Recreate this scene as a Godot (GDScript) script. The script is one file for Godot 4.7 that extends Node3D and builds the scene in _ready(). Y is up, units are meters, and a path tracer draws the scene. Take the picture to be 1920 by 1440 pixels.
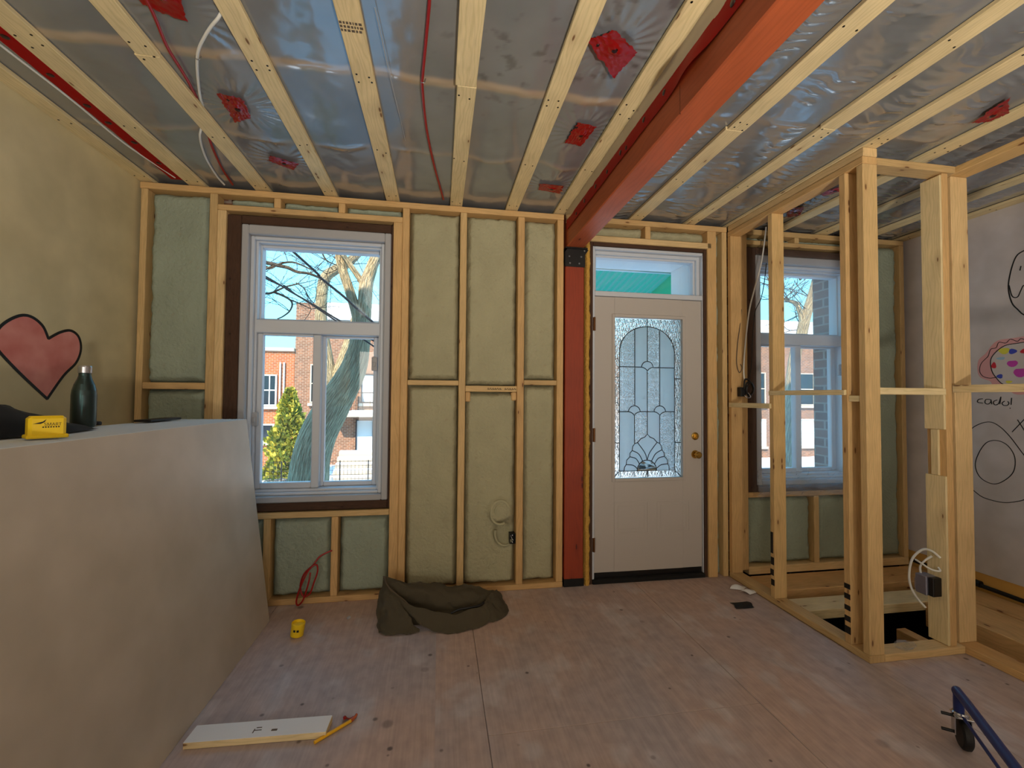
extends Node3D
# A half-renovated front room: bare studs with spray foam, strapped ceiling over clear poly, red timber beam and post.
# Units are metres; the stud face of the street wall is z = 0, the floor is y = 0, x runs to the right.

var mats := {}
var boards := {}
var rng := RandomNumberGenerator.new()
var noise := FastNoiseLite.new()
const CEIL := 2.70
const GROUND := -1.8

func _ready() -> void:
	rng.seed = 7
	noise.seed = 11
	noise.frequency = 1.0
	view()
	make_materials()
	shell()
	ceiling_parts()
	street_wall()
	beam_and_post()
	windows()
	entry_door()
	partition()
	wall_drawings()
	street()
	drywall_stack()
	floor_things()
	wires()
	tape_patches()
	unseen_floor_lamp()

# ---------------------------------------------------------------- camera, sky, sun, lights
func view() -> void:
	var cam := Camera3D.new()
	cam.name = "camera"
	cam.fov = 82.44
	cam.near = 0.05
	cam.far = 200.0
	cam.transform = Transform3D(Basis(Vector3(0.986444, 0.007864, 0.163908), Vector3(-0.012406, 0.999566, 0.026709), Vector3(-0.163627, -0.02838, 0.986114)).orthonormalized(), Vector3(0, 1.358779, 3.065192))
	add_child(cam)
	cam.current = true
	var sky := Sky.new()
	var sm := ProceduralSkyMaterial.new()
	sm.sky_top_color = Color(0.443, 0.753, 0.967)
	sm.sky_horizon_color = Color(0.551, 0.887, 0.967)
	sm.sky_curve = 0.25
	sm.sky_energy_multiplier = 1.54
	sm.ground_bottom_color = Color(0.6, 0.62, 0.65)
	sm.ground_horizon_color = Color(0.74, 0.86, 0.92)
	sm.ground_energy_multiplier = 1.3
	sky.sky_material = sm
	var env := Environment.new()
	env.background_mode = Environment.BG_SKY
	env.sky = sky
	env.tonemap_mode = Environment.TONE_MAPPER_LINEAR
	env.tonemap_exposure = 1.13
	env.sdfgi_enabled = true
	env.ssao_enabled = true
	env.ssil_enabled = true
	var we := WorldEnvironment.new()
	we.name = "world_environment"
	we.environment = env
	add_child(we)
	var sun := DirectionalLight3D.new()
	sun.name = "sun"
	sun.light_color = Color(1.0, 0.93, 0.80)
	sun.light_energy = 2.8
	sun.light_angular_distance = 0.6
	sun.shadow_enabled = true
	sun.sky_mode = DirectionalLight3D.SKY_MODE_LIGHT_ONLY
	sun.transform = Transform3D(Basis.looking_at(Vector3(0.38, -0.77, -0.85), Vector3.UP), Vector3(0, 12, 6))
	add_child(sun)
	# unseen rear windows out of view behind the camera, placed to light the room
	for a in [[-1.20, 1.55, 1.0, 1.5, 1.5], [0.55, 1.55, 1.0, 1.5, 0.5]]:
		var l := AreaLight3D.new()
		l.name = "unseen_rear_window_light"
		l.area_size = Vector2(a[2], a[3])
		l.area_normalize_energy = false
		l.light_energy = a[4]
		l.light_color = Color(1.0, 0.97, 0.92)
		l.shadow_enabled = true
		l.position = Vector3(a[0], a[1], 6.42)
		add_child(l, true)

	# unseen lamp out of view behind the camera, placed to light the ceiling
	var wl := SpotLight3D.new()
	wl.name = "unseen_floor_lamp_light"
	wl.light_energy = 12.5
	wl.light_color = Color(1.0, 0.96, 0.90)
	wl.light_size = 0.12
	wl.spot_range = 12.0
	wl.spot_attenuation = 2.0
	wl.spot_angle = 75.0
	wl.spot_angle_attenuation = 1.0
	wl.shadow_enabled = true
	wl.transform = Transform3D(Basis.looking_at(Vector3(0, 1, -0.45), Vector3.FORWARD), Vector3(1.0, 0.52, 4.7))
	add_child(wl)

# ---------------------------------------------------------------- helpers
func mi(called: String, mesh: Mesh, m: Material, parent: Node = self, at := Vector3.ZERO) -> MeshInstance3D:
	var o := MeshInstance3D.new()
	o.name = called
	o.mesh = mesh
	o.material_override = m
	o.position = at
	parent.add_child(o, true)
	return o

func tag(o: Node, label := "", category := "", group := "", kind := "") -> Node:
	if label: o.set_meta("label", label)
	if category: o.set_meta("category", category)
	if group: o.set_meta("group", group)
	if kind: o.set_meta("kind", kind)
	return o

func thing(called: String, label: String, category: String, at := Vector3.ZERO, group := "") -> Node3D:
	var o := Node3D.new()
	o.name = called
	o.position = at
	add_child(o, true)
	tag(o, label, category, group)
	return o

func structure(called: String, label := "", category := "") -> Node3D:
	var o := Node3D.new()
	o.name = called
	add_child(o, true)
	tag(o, label, category, "", "structure")
	return o

func new_st() -> SurfaceTool:
	var st := SurfaceTool.new()
	st.begin(Mesh.PRIMITIVE_TRIANGLES)
	return st

func flat_tri(st: SurfaceTool, a: Vector3, b: Vector3, c: Vector3, out: Vector3, uo := Vector2.ZERO) -> void:
	var n := (b - a).cross(c - a)
	if n.length() < 1e-12: return
	n = n.normalized()
	if n.dot(out) < 0.0: n = -n
	else:
		var t := b
		b = c
		c = t
	for p in [a, b, c]:
		var q: Vector3 = p
		var m := n.abs()
		var uv := Vector2(q.x, q.y)
		if m.x > m.y and m.x > m.z: uv = Vector2(q.z, q.y)
		elif m.y > m.z: uv = Vector2(q.x, q.z)
		st.set_normal(n)
		st.set_uv(uv + uo)
		st.add_vertex(q)

func flat_quad(st: SurfaceTool, a: Vector3, b: Vector3, c: Vector3, d: Vector3, out: Vector3, uo := Vector2.ZERO) -> void:
	flat_tri(st, a, b, c, out, uo)
	flat_tri(st, a, c, d, out, uo)

# a box with chamfered edges, added to st; c = centre, s = full size
func cbox(st: SurfaceTool, c: Vector3, s: Vector3, bev := 0.003, t := Transform3D()) -> void:
	var h := s * 0.5
	bev = minf(bev, minf(h.x, minf(h.y, h.z)) * 0.45)
	var P := func(sx: float, sy: float, sz: float, ax: int) -> Vector3:
		var v := Vector3(sx * (h.x - bev), sy * (h.y - bev), sz * (h.z - bev))
		if ax == 0: v.x = sx * h.x
		elif ax == 1: v.y = sy * h.y
		else: v.z = sz * h.z
		return t * (c + v)
	var org := t.basis
	for sg in [-1.0, 1.0]:
		flat_quad(st, P.call(sg, -1, -1, 0), P.call(sg, 1, -1, 0), P.call(sg, 1, 1, 0), P.call(sg, -1, 1, 0), org * Vector3(sg, 0, 0))
		flat_quad(st, P.call(-1, sg, -1, 1), P.call(1, sg, -1, 1), P.call(1, sg, 1, 1), P.call(-1, sg, 1, 1), org * Vector3(0, sg, 0))
		flat_quad(st, P.call(-1, -1, sg, 2), P.call(1, -1, sg, 2), P.call(1, 1, sg, 2), P.call(-1, 1, sg, 2), org * Vector3(0, 0, sg))
	if bev <= 0.0: return
	for a in [-1.0, 1.0]:
		for b in [-1.0, 1.0]:
			flat_quad(st, P.call(a, b, -1, 0), P.call(a, b, 1, 0), P.call(a, b, 1, 1), P.call(a, b, -1, 1), org * Vector3(a, b, 0))
			flat_quad(st, P.call(a, -1, b, 0), P.call(a, 1, b, 0), P.call(a, 1, b, 2), P.call(a, -1, b, 2), org * Vector3(a, 0, b))
			flat_quad(st, P.call(-1, a, b, 1), P.call(1, a, b, 1), P.call(1, a, b, 2), P.call(-1, a, b, 2), org * Vector3(0, a, b))
			for e in [-1.0, 1.0]:
				flat_tri(st, P.call(a, b, e, 0), P.call(a, b, e, 1), P.call(a, b, e, 2), org * Vector3(a, b, e))

func box_between(st: SurfaceTool, lo: Vector3, hi: Vector3, bev := 0.003) -> void:
	cbox(st, (lo + hi) * 0.5, (hi - lo).abs(), bev)

# a sawn board whose grain runs along axis ("x", "y" or "z"), between two corners
func board(parent: Node, called: String, m: Material, lo: Vector3, hi: Vector3, axis := "y", bev := 0.003) -> MeshInstance3D:
	var s := (hi - lo).abs()
	var b := Basis()
	var d := s
	if axis == "x":
		b = Basis(Vector3(0, 1, 0), Vector3(1, 0, 0), Vector3(0, 0, -1))
		d = Vector3(s.y, s.x, s.z)
	elif axis == "z":
		b = Basis(Vector3(1, 0, 0), Vector3(0, 0, 1), Vector3(0, -1, 0))
		d = Vector3(s.x, s.z, s.y)
	var key := "%.3f %.3f %.3f %.4f" % [d.x, d.y, d.z, bev]
	if not boards.has(key):
		var st := new_st()
		cbox(st, Vector3.ZERO, d, bev)
		boards[key] = st.commit()
	var o := mi(called, boards[key], m, parent)
	o.transform = Transform3D(b, (lo + hi) * 0.5)
	return o

func wood(i := -1) -> Material:
	var k := i if i >= 0 else rng.randi() % 8
	return mats["wood%d" % (k % 8)]

func pale(i := -1) -> Material:
	var k := i if i >= 0 else rng.randi() % 6
	return mats["strap%d" % (k % 6)]

# grid surface: f(u, v) -> Vector3 for u, v in 0..1
func grid(nu: int, nv: int, f: Callable, col: Variant = null, flip := false, uvs := Vector2.ONE) -> ArrayMesh:
	var v := PackedVector3Array()
	var n := PackedVector3Array()
	var uv := PackedVector2Array()
	var cs := PackedColorArray()
	var ix := PackedInt32Array()
	v.resize((nu + 1) * (nv + 1))
	n.resize(v.size())
	uv.resize(v.size())
	var has: bool = col != null
	if has: cs.resize(v.size())
	for j in nv + 1:
		for i in nu + 1:
			var k := j * (nu + 1) + i
			var p: Vector3 = f.call(float(i) / nu, float(j) / nv)
			v[k] = p
			uv[k] = Vector2(float(i) / nu, float(j) / nv) * uvs
			if has: cs[k] = col.call(float(i) / nu, float(j) / nv, p)
	for j in nv:
		for i in nu:
			var a := j * (nu + 1) + i
			var b := a + 1
			var c := a + nu + 2
			var d := a + nu + 1
			if flip:
				ix.append_array(PackedInt32Array([a, b, c, a, c, d]))
			else:
				ix.append_array(PackedInt32Array([a, c, b, a, d, c]))
			var fn := (v[c] - v[a]).cross(v[d] - v[b])
			if flip: fn = -fn
			for q in [a, b, c, d]: n[q] += fn
	for k in n.size(): n[k] = n[k].normalized() if n[k].length() > 1e-12 else Vector3.UP
	var arr := []
	arr.resize(Mesh.ARRAY_MAX)
	arr[Mesh.ARRAY_VERTEX] = v
	arr[Mesh.ARRAY_NORMAL] = n
	arr[Mesh.ARRAY_TEX_UV] = uv
	if has: arr[Mesh.ARRAY_COLOR] = cs
	arr[Mesh.ARRAY_INDEX] = ix
	var m := ArrayMesh.new()
	m.add_surface_from_arrays(Mesh.PRIMITIVE_TRIANGLES, arr)
	return m

# Catmull-Rom through a list of points
func curve(pts: Array, per := 8) -> PackedVector3Array:
	var out := PackedVector3Array()
	for i in pts.size() - 1:
		var p0: Vector3 = pts[maxi(i - 1, 0)]
		var p1: Vector3 = pts[i]
		var p2: Vector3 = pts[i + 1]
		var p3: Vector3 = pts[mini(i + 2, pts.size() - 1)]
		for k in per:
			out.append(p1.cubic_interpolate(p2, p0, p3, float(k) / per))
	out.append(pts[pts.size() - 1])
	return out

func tube(st: SurfaceTool, pts: PackedVector3Array, r0: float, r1 := -1.0, sides := 8, radii := PackedFloat32Array()) -> void:
	if r1 < 0.0: r1 = r0
	var n := pts.size()
	var up := Vector3.UP
	var prev_ring := []
	var prev_n := []
	var vlen := 0.0
	var pv := 0.0
	for i in n:
		var d := (pts[mini(i + 1, n - 1)] - pts[maxi(i - 1, 0)]).normalized()
		if i == 0:
			up = Vector3.UP if absf(d.y) < 0.9 else Vector3.RIGHT
		up = (up - d * up.dot(d)).normalized()
		var side := d.cross(up)
		var r := lerpf(r0, r1, float(i) / maxf(n - 1, 1))
		if radii.size() == n: r = radii[i]
		var ring := []
		var nn := []
		for k in sides + 1:
			var a := TAU * k / sides
			var o := up * cos(a) + side * sin(a)
			ring.append(pts[i] + o * r)
			nn.append(o)
		if i > 0:
			vlen += pts[i].distance_to(pts[i - 1])
			for k in sides:
				var q := [[prev_ring[k], prev_n[k], k, pv], [ring[k], nn[k], k, vlen], [ring[k + 1], nn[k + 1], k + 1, vlen], [prev_ring[k + 1], prev_n[k + 1], k + 1, pv]]
				for e in [0, 1, 2, 0, 2, 3]:
					st.set_normal(q[e][1])
					st.set_uv(Vector2(float(q[e][2]) / sides * TAU * r0, q[e][3]))
					st.add_vertex(q[e][0])
		if i == 0 or i == n - 1:
			var od := -d if i == 0 else d
			for k in sides: flat_tri(st, pts[i], ring[k], ring[k + 1], od)
		prev_ring = ring
		prev_n = nn
		pv = vlen

func lathe(st: SurfaceTool, prof: Array, segs := 24, t := Transform3D()) -> void:
	for i in prof.size() - 1:
		var a: Vector2 = prof[i]
		var b: Vector2 = prof[i + 1]
		var e := b - a
		var n2 := Vector2(e.y, -e.x).normalized()
		for k in segs:
			var a0 := TAU * k / segs
			var a1 := TAU * (k + 1) / segs
			var q := []
			for w in [[a, a0], [b, a0], [b, a1], [a, a1]]:
				var p: Vector2 = w[0]
				var c := cos(w[1])
				var s := sin(w[1])
				q.append([t * Vector3(p.x * c, p.y, p.x * s), (t.basis * Vector3(n2.x * c, n2.y, n2.x * s)).normalized(), Vector2(w[1] / TAU, p.y)])
			for x in [0, 2, 1, 0, 3, 2]:
				st.set_normal(q[x][1])
				st.set_uv(q[x][2])
				st.add_vertex(q[x][0])

# a flat outline pushed out to a thickness; axes: origin o, directions ex, ey, thickness along ez
func prism(st: SurfaceTool, poly: PackedVector2Array, o: Vector3, ex: Vector3, ey: Vector3, ez: Vector3) -> void:
	var tri := Geometry2D.triangulate_polygon(poly)
	var at := func(p: Vector2, k: float) -> Vector3: return o + ex * p.x + ey * p.y + ez * k
	for i in range(0, tri.size(), 3):
		flat_tri(st, at.call(poly[tri[i]], 1.0), at.call(poly[tri[i + 1]], 1.0), at.call(poly[tri[i + 2]], 1.0), ez)
		flat_tri(st, at.call(poly[tri[i]], 0.0), at.call(poly[tri[i + 1]], 0.0), at.call(poly[tri[i + 2]], 0.0), -ez)
	var mid := Vector2.ZERO
	for p in poly: mid += p / poly.size()
	var cw := Geometry2D.is_polygon_clockwise(poly)
	for i in poly.size():
		var a := poly[i]
		var b := poly[(i + 1) % poly.size()]
		var e := (b - a)
		var nn := Vector2(-e.y, e.x) if cw else Vector2(e.y, -e.x)
		flat_quad(st, at.call(a, 0.0), at.call(b, 0.0), at.call(b, 1.0), at.call(a, 1.0), ex * nn.x + ey * nn.y)

func smooth2(pts: Array, closed := true, per := 6) -> PackedVector2Array:
	var out := PackedVector2Array()
	var n := pts.size()
	var last := n if closed else n - 1
	for i in last:
		var g := func(k: int) -> Vector2:
			var a: Array = pts[posmod(k, n)] if closed else pts[clampi(k, 0, n - 1)]
			return Vector2(a[0], a[1])
		for k in per:
			out.append(g.call(i).cubic_interpolate(g.call(i + 1), g.call(i - 1), g.call(i + 2), float(k) / per))
	if not closed:
		var e: Array = pts[n - 1]
		out.append(Vector2(e[0], e[1]))
	return out

# patch of cloth through rows of control points
func patch(rows: Array, nu: int, nv: int, wobble := 0.0, flip := false) -> ArrayMesh:
	var f := func(u: float, v: float) -> Vector3:
		var cols := []
		var nr := rows.size()
		for r in rows:
			cols.append(along(r, u))
		var p := along(cols, v)
		if wobble > 0.0:
			p += Vector3(noise.get_noise_3d(p.x * 9, p.y * 9, p.z * 9), noise.get_noise_3d(p.x * 9 + 40, p.y * 9, p.z * 9), noise.get_noise_3d(p.x * 9, p.y * 9 + 70, p.z * 9)) * wobble
		p.y = maxf(p.y, 0.002)
		return p
	return grid(nu, nv, f, null, flip)

func along(pts: Array, u: float) -> Vector3:
	var n := pts.size() - 1
	var x := clampf(u, 0.0, 1.0) * n
	var i := mini(int(x), n - 1)
	var p0: Vector3 = pts[maxi(i - 1, 0)]
	var p1: Vector3 = pts[i]
	var p2: Vector3 = pts[i + 1]
	var p3: Vector3 = pts[mini(i + 2, n)]
	return p1.cubic_interpolate(p2, p0, p3, x - i)
# ---------------------------------------------------------------- materials
func mat(called: String, c: Color, rough := 0.8, metal := 0.0) -> StandardMaterial3D:
	var m := StandardMaterial3D.new()
	m.resource_name = called
	m.albedo_color = c
	m.roughness = rough
	m.metallic = metal
	m.metallic_specular = 0.5
	mats[called] = m
	return m

func image_of(w: int, h: int, f: Callable) -> ImageTexture:
	var im := Image.create(w, h, false, Image.FORMAT_RGB8)
	for y in h:
		for x in w: im.set_pixel(x, y, f.call(x, y))
	return ImageTexture.create_from_image(im)

func noise_tex(freq: float, size := 512, octaves := 4, sd := 1) -> NoiseTexture2D:
	var n := FastNoiseLite.new()
	n.seed = sd
	n.frequency = freq
	n.fractal_octaves = octaves
	var t := NoiseTexture2D.new()
	t.width = size
	t.height = size
	t.seamless = true
	t.noise = n
	return t

func make_materials() -> void:
	var g := FastNoiseLite.new()
	g.seed = 3
	g.frequency = 1.0
	g.fractal_octaves = 3
	# sawn softwood: grain along v, a few knots
	var knots := []
	var r2 := RandomNumberGenerator.new()
	r2.seed = 21
	for i in 8: knots.append([r2.randf_range(6, 250), r2.randf_range(10, 1014), r2.randf_range(2.2, 4.6)])
	var woodf := func(x: int, y: int) -> Color:
		var a := TAU * y / 1024.0
		var bend := 0.0
		var dark := 0.0
		for k in knots:
			var dy := absf(y - k[1])
			dy = minf(dy, 1024.0 - dy)
			var dx: float = x - k[0]
			var d: float = sqrt(dx * dx + dy * dy * 0.35)
			if d < 30.0:
				bend += signf(dx) * 9.0 * exp(-d / 7.0)
				dark = maxf(dark, smoothstep(k[2] + 1.5, k[2] - 1.0, d) * 0.55 + exp(-d / 8.0) * 0.22)
		var xx := x - bend
		var w := g.get_noise_3d(xx * 0.012, cos(a) * 0.9, sin(a) * 0.9) * 26.0
		var ring := 0.5 + 0.5 * sin((xx + w) * 0.42)
		var fine := g.get_noise_3d(xx * 0.55, cos(a) * 5.0, sin(a) * 5.0)
		var blotch := g.get_noise_3d(x * 0.01 + 30, cos(a) * 1.6, sin(a) * 1.6)
		var l := 0.93 + 0.05 * (1.0 - pow(ring, 3.0)) + 0.05 * fine + 0.06 * blotch
		var c := Color(0.93 * l, 0.86 * l, 0.70 * (l - 0.03 * pow(ring, 3.0)))
		return c.lerp(Color(0.34, 0.19, 0.09), clampf(dark, 0.0, 0.9))
	var wt := image_of(256, 1024, woodf)
	var tones := [Color(0.88, 0.80, 0.69), Color(0.91, 0.83, 0.72), Color(0.85, 0.77, 0.66), Color(0.90, 0.79, 0.66), Color(0.94, 0.87, 0.78), Color(0.87, 0.76, 0.63), Color(0.91, 0.82, 0.69), Color(0.89, 0.79, 0.67)]
	for i in 8:
		var m := mat("wood%d" % i, tones[i], 0.72)
		m.albedo_texture = wt
		m.uv1_scale = Vector3(3.6, 0.42, 1)
		m.uv1_offset = Vector3(0.13 * i + 0.05, 0.37 * i, 0)
	for i in 6:
		var m := mat("strap%d" % i, Color(1.0, 1.0, 0.97).lerp(tones[i], 0.2), 0.7)
		m.albedo_texture = wt
		m.uv1_scale = Vector3(3.6, 0.42, 1)
		m.uv1_offset = Vector3(0.21 * i + 0.11, 0.29 * i + 0.13, 0)
	var red := mat("red_timber", Color(0.76, 0.41, 0.29), 0.5)
	red.albedo_texture = wt
	red.uv1_scale = Vector3(2.4, 0.3, 1)
	red.uv1_offset = Vector3(0.3, 0.62, 0)
	var red2 := mat("red_post", Color(0.64, 0.26, 0.15), 0.62)
	red2.albedo_texture = wt
	red2.uv1_scale = Vector3(3.0, 0.35, 1)
	red2.uv1_offset = Vector3(0.7, 0.2, 0)
	var old := mat("old_wood", Color(0.31, 0.225, 0.195), 0.85)
	old.albedo_texture = wt
	old.uv1_scale = Vector3(3.0, 0.9, 1)
	old.heightmap_enabled = true
	old.heightmap_texture = noise_tex(0.02, 256, 5, 5)
	old.heightmap_scale = 0.6
	var plywood := mat("old_boards", Color(0.93, 0.80, 0.66), 0.8)
	plywood.albedo_texture = wt
	plywood.uv1_scale = Vector3(2.0, 0.4, 1)
	# foam
	var foam := mat("foam", Color(1, 1, 1), 0.9)
	foam.vertex_color_use_as_albedo = true
	foam.heightmap_enabled = true
	foam.heightmap_texture = noise_tex(0.03, 512, 5, 9)
	foam.heightmap_scale = 0.5
	foam.uv1_triplanar = true
	foam.uv1_world_triplanar = true
	foam.uv1_scale = Vector3(2.2, 2.2, 2.2)
	mat("foam_plain", Color(0.665, 0.648, 0.522), 0.9)
	var yf := mat("old_foam", Color(0.80, 0.62, 0.28), 0.9)
	yf.heightmap_enabled = true
	yf.heightmap_texture = foam.heightmap_texture
	yf.heightmap_scale = 0.8
	yf.uv1_triplanar = true
	yf.uv1_world_triplanar = true
	yf.uv1_scale = Vector3(4, 4, 4)
	# plaster walls
	var soft := noise_tex(0.006, 512, 4, 4)
	var ramp := Gradient.new()
	ramp.set_color(0, Color(0.90, 0.90, 0.89))
	ramp.set_color(1, Color(1, 1, 1))
	soft.color_ramp = ramp
	for a in [["plaster_yellow", Color(0.87, 0.82, 0.655)], ["plaster_grey", Color(0.86, 0.83, 0.83)], ["paper", Color(0.80, 0.755, 0.69)]]:
		var m := mat(a[0], a[1], 0.75)
		m.albedo_texture = soft
		m.uv1_triplanar = true
		m.uv1_world_triplanar = true
		m.uv1_scale = Vector3(0.9, 0.9, 0.9)
	mats["paper"].roughness = 0.42
	mat("gypsum", Color(0.86, 0.88, 0.89), 0.8)
	mat("old_plaster", Color(0.86, 0.66, 0.34), 0.9)
	# dirty pinkish plywood floor, 4 m to a tile
	var fl := FastNoiseLite.new()
	fl.seed = 31
	fl.frequency = 1.0
	fl.fractal_octaves = 4
	var spots := []
	for i in 150: spots.append([r2.randf_range(0, 1024), r2.randf_range(0, 1024), r2.randf_range(1.0, 2.8) if i > 26 else r2.randf_range(3.0, 7.0), r2.randf_range(0.12, 0.6) if i > 26 else r2.randf_range(0.1, 0.35)])
	var stain := PackedFloat32Array()
	stain.resize(1024 * 1024)
	for s in spots:
		var rr := int(s[2] * 2.0) + 1
		for dy in range(-rr, rr + 1):
			for dx in range(-rr, rr + 1):
				var d: float = sqrt(dx * dx + dy * dy) / s[2]
				var k := posmod(int(s[1]) + dy, 1024) * 1024 + posmod(int(s[0]) + dx, 1024)
				stain[k] = maxf(stain[k], s[3] * smoothstep(1.3, 0.6, d))
	var floorf := func(x: int, y: int) -> Color:
		var big := fl.get_noise_2d(x * 0.004, y * 0.003)
		var streak := fl.get_noise_2d(x * 0.12, y * 0.006 + 90)
		var streak2 := fl.get_noise_2d(x * 0.35, y * 0.012 + 190)
		var scuff := smoothstep(0.12, 0.5, fl.get_noise_2d(x * 0.013 + 60, y * 0.009))
		var c := Color(0.76, 0.645, 0.575).lerp(Color(0.70, 0.64, 0.62), clampf(0.5 + big * 1.3, 0, 1))
		c = c.lerp(Color(0.82, 0.79, 0.78), scuff * 0.45)
		var l := 1.0 + streak * 0.045 + streak2 * 0.05 + fl.get_noise_2d(x * 0.05, y * 0.04 + 300) * 0.07
		c = Color(c.r * l, c.g * l, c.b * l)
		return c.lerp(Color(0.16, 0.12, 0.11), stain[y * 1024 + x])
	var fm := mat("floor", Color(0.96, 0.97, 0.99), 0.62)
	fm.albedo_texture = image_of(1024, 1024, floorf)
	fm.uv1_triplanar = true
	fm.uv1_world_triplanar = true
	fm.uv1_scale = Vector3(0.25, 0.25, 0.25)
	# clear poly over grey insulation
	var poly := mat("poly", Color(1, 1, 1), 0.2, 0.06)
	poly.vertex_color_use_as_albedo = true
	poly.metallic_specular = 0.75
	poly.clearcoat_enabled = true
	poly.clearcoat = 1.0
	poly.clearcoat_roughness = 0.12
	var film := mat("film", Color(0.95, 0.97, 1.0, 0.19), 0.3)
	film.backlight_enabled = true
	film.backlight = Color(1.33, 1.33, 1.33)
	film.transparency = BaseMaterial3D.TRANSPARENCY_ALPHA
	film.metallic_specular = 0.6
	film.albedo_texture = noise_tex(0.02, 64, 1, 2)
	(film.albedo_texture as NoiseTexture2D).color_ramp = ramp
	var fb := mat("film_bunched", Color(0.95, 0.97, 1.0, 0.26), 0.3)
	fb.transparency = BaseMaterial3D.TRANSPARENCY_ALPHA
	fb.metallic_specular = 0.7
	fb.albedo_texture = film.albedo_texture
	fb.backlight_enabled = true
	fb.backlight = Color(1, 1, 1)
	var rt := mat("red_tape", Color(0.56, 0.025, 0.04), 0.18)
	rt.clearcoat_enabled = true
	rt.clearcoat = 0.4
	rt.clearcoat_roughness = 0.12
	var rf := mat("red_tape_flat", Color(0.60, 0.03, 0.045), 0.45)
	rf.metallic_specular = 0.2
	mat("red_tape_dark", Color(0.16, 0.02, 0.02), 0.3)
	var vin := mat("vinyl", Color(0.78, 0.80, 0.83), 0.45)
	vin.metallic_specular = 0.5
	mat("vinyl_grey", Color(0.66, 0.66, 0.67), 0.6)  # white vinyl, base colour greyed to carry the liner's backlit shade
	mat("door_paint", Color(0.72, 0.69, 0.66), 0.5)
	var pane := mat("pane", Color(0.95, 0.98, 1.0, 0.04), 0.02)
	pane.transparency = BaseMaterial3D.TRANSPARENCY_ALPHA
	for i in 3:
		var og := mat("obscured%d" % i, Color(0.97, 0.985, 0.98, 0.02), [0.26, 0.28, 0.22][i])
		og.refraction_enabled = true
		og.refraction_scale = 0.05
		og.heightmap_enabled = true
		og.heightmap_texture = noise_tex([0.16, 0.2, 0.03][i], 256, 2, 40 + i)
		og.heightmap_scale = [0.45, 0.45, 1.4][i]
		og.uv1_triplanar = true
		og.uv1_world_triplanar = true
		og.uv1_scale = [Vector3(7, 7, 7), Vector3(9, 9, 9), Vector3(9, 3, 9)][i]
	mat("lead", Color(0.20, 0.21, 0.22), 0.5, 0.4)
	mat("brass", Color(0.80, 0.66, 0.36), 0.25, 1.0)
	mat("hinge", Color(0.45, 0.30, 0.18), 0.45, 0.8)
	mat("steel_black", Color(0.025, 0.025, 0.03), 0.45)
	mat("bolt", Color(0.55, 0.56, 0.58), 0.3, 0.9)
	mat("nail", Color(0.10, 0.09, 0.08), 0.5, 0.6)
	mat("dark", Color(0.05, 0.045, 0.04), 0.9)
	mat("marker", Color(0.03, 0.03, 0.035), 0.6)
	mat("ink_grey", Color(0.38, 0.33, 0.28), 0.8)
	mat("red_cable", Color(0.60, 0.06, 0.06), 0.35)
	mat("white_cable", Color(0.88, 0.88, 0.86), 0.4)
	mat("black_cable", Color(0.03, 0.03, 0.035), 0.4)
	mat("box_grey", Color(0.55, 0.55, 0.62), 0.35, 0.7)
	mat("box_black", Color(0.03, 0.03, 0.04), 0.5)
	mat("yellow_plastic", Color(0.95, 0.80, 0.10), 0.45)
	mat("yellow_pencil", Color(0.90, 0.68, 0.10), 0.5)
	mat("bottle", Color(0.05, 0.19, 0.19), 0.2, 0.8)
	mats["bottle"].clearcoat_enabled = true
	mat("bottle_cap", Color(0.72, 0.72, 0.74), 0.25, 0.9)
	var cl := mat("jacket", Color(0.02, 0.02, 0.035), 0.9)
	cl.rim_enabled = true
	cl.rim = 0.3
	var cv := mat("canvas", Color(0.30, 0.27, 0.205), 0.95)
	cv.heightmap_enabled = true
	cv.heightmap_texture = noise_tex(0.2, 256, 2, 14)
	cv.heightmap_scale = 0.15
	cv.uv1_triplanar = true
	cv.uv1_scale = Vector3(4, 4, 4)
	mat("canvas_edge", Color(0.34, 0.29, 0.22), 0.9)
	mat("blue_paint", Color(0.05, 0.15, 0.42), 0.35)
	mat("rubber", Color(0.035, 0.035, 0.04), 0.6)
	mat("chrome", Color(0.75, 0.76, 0.80), 0.15, 1.0)
	# drawings on the walls
	var ht := noise_tex(0.012, 256, 4, 18)
	var hr := Gradient.new()
	hr.set_color(0, Color(0.90, 0.52, 0.49))
	hr.set_color(1, Color(0.99, 0.68, 0.64))
	ht.color_ramp = hr
	var hm := mat("heart_pink", Color(0.93, 0.93, 0.93), 0.7)
	hm.albedo_texture = ht
	hm.uv1_triplanar = true
	hm.uv1_scale = Vector3(1.5, 1.5, 1.5)
	for a in [["chalk_pink", Color(0.86, 0.64, 0.64)], ["paint_yellow", Color(0.86, 0.84, 0.30)], ["paint_blue", Color(0.25, 0.30, 0.72)], ["paint_red", Color(0.78, 0.16, 0.22)], ["paint_magenta", Color(0.76, 0.26, 0.68)], ["paint_sky", Color(0.62, 0.76, 0.84)], ["palette_white", Color(0.80, 0.77, 0.76)], ["chalk_red", Color(0.66, 0.32, 0.36)]]:
		mat(a[0], a[1], 0.75)
	# outdoors
	var bt := noise_tex(0.03, 256, 5, 51)
	var bark_tex := noise_tex(0.03, 256, 5, 51)
	var br := Gradient.new()
	br.set_color(0, Color(0.58, 0.54, 0.48))
	br.set_color(1, Color(1, 0.98, 0.92))
	bark_tex.color_ramp = br
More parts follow.
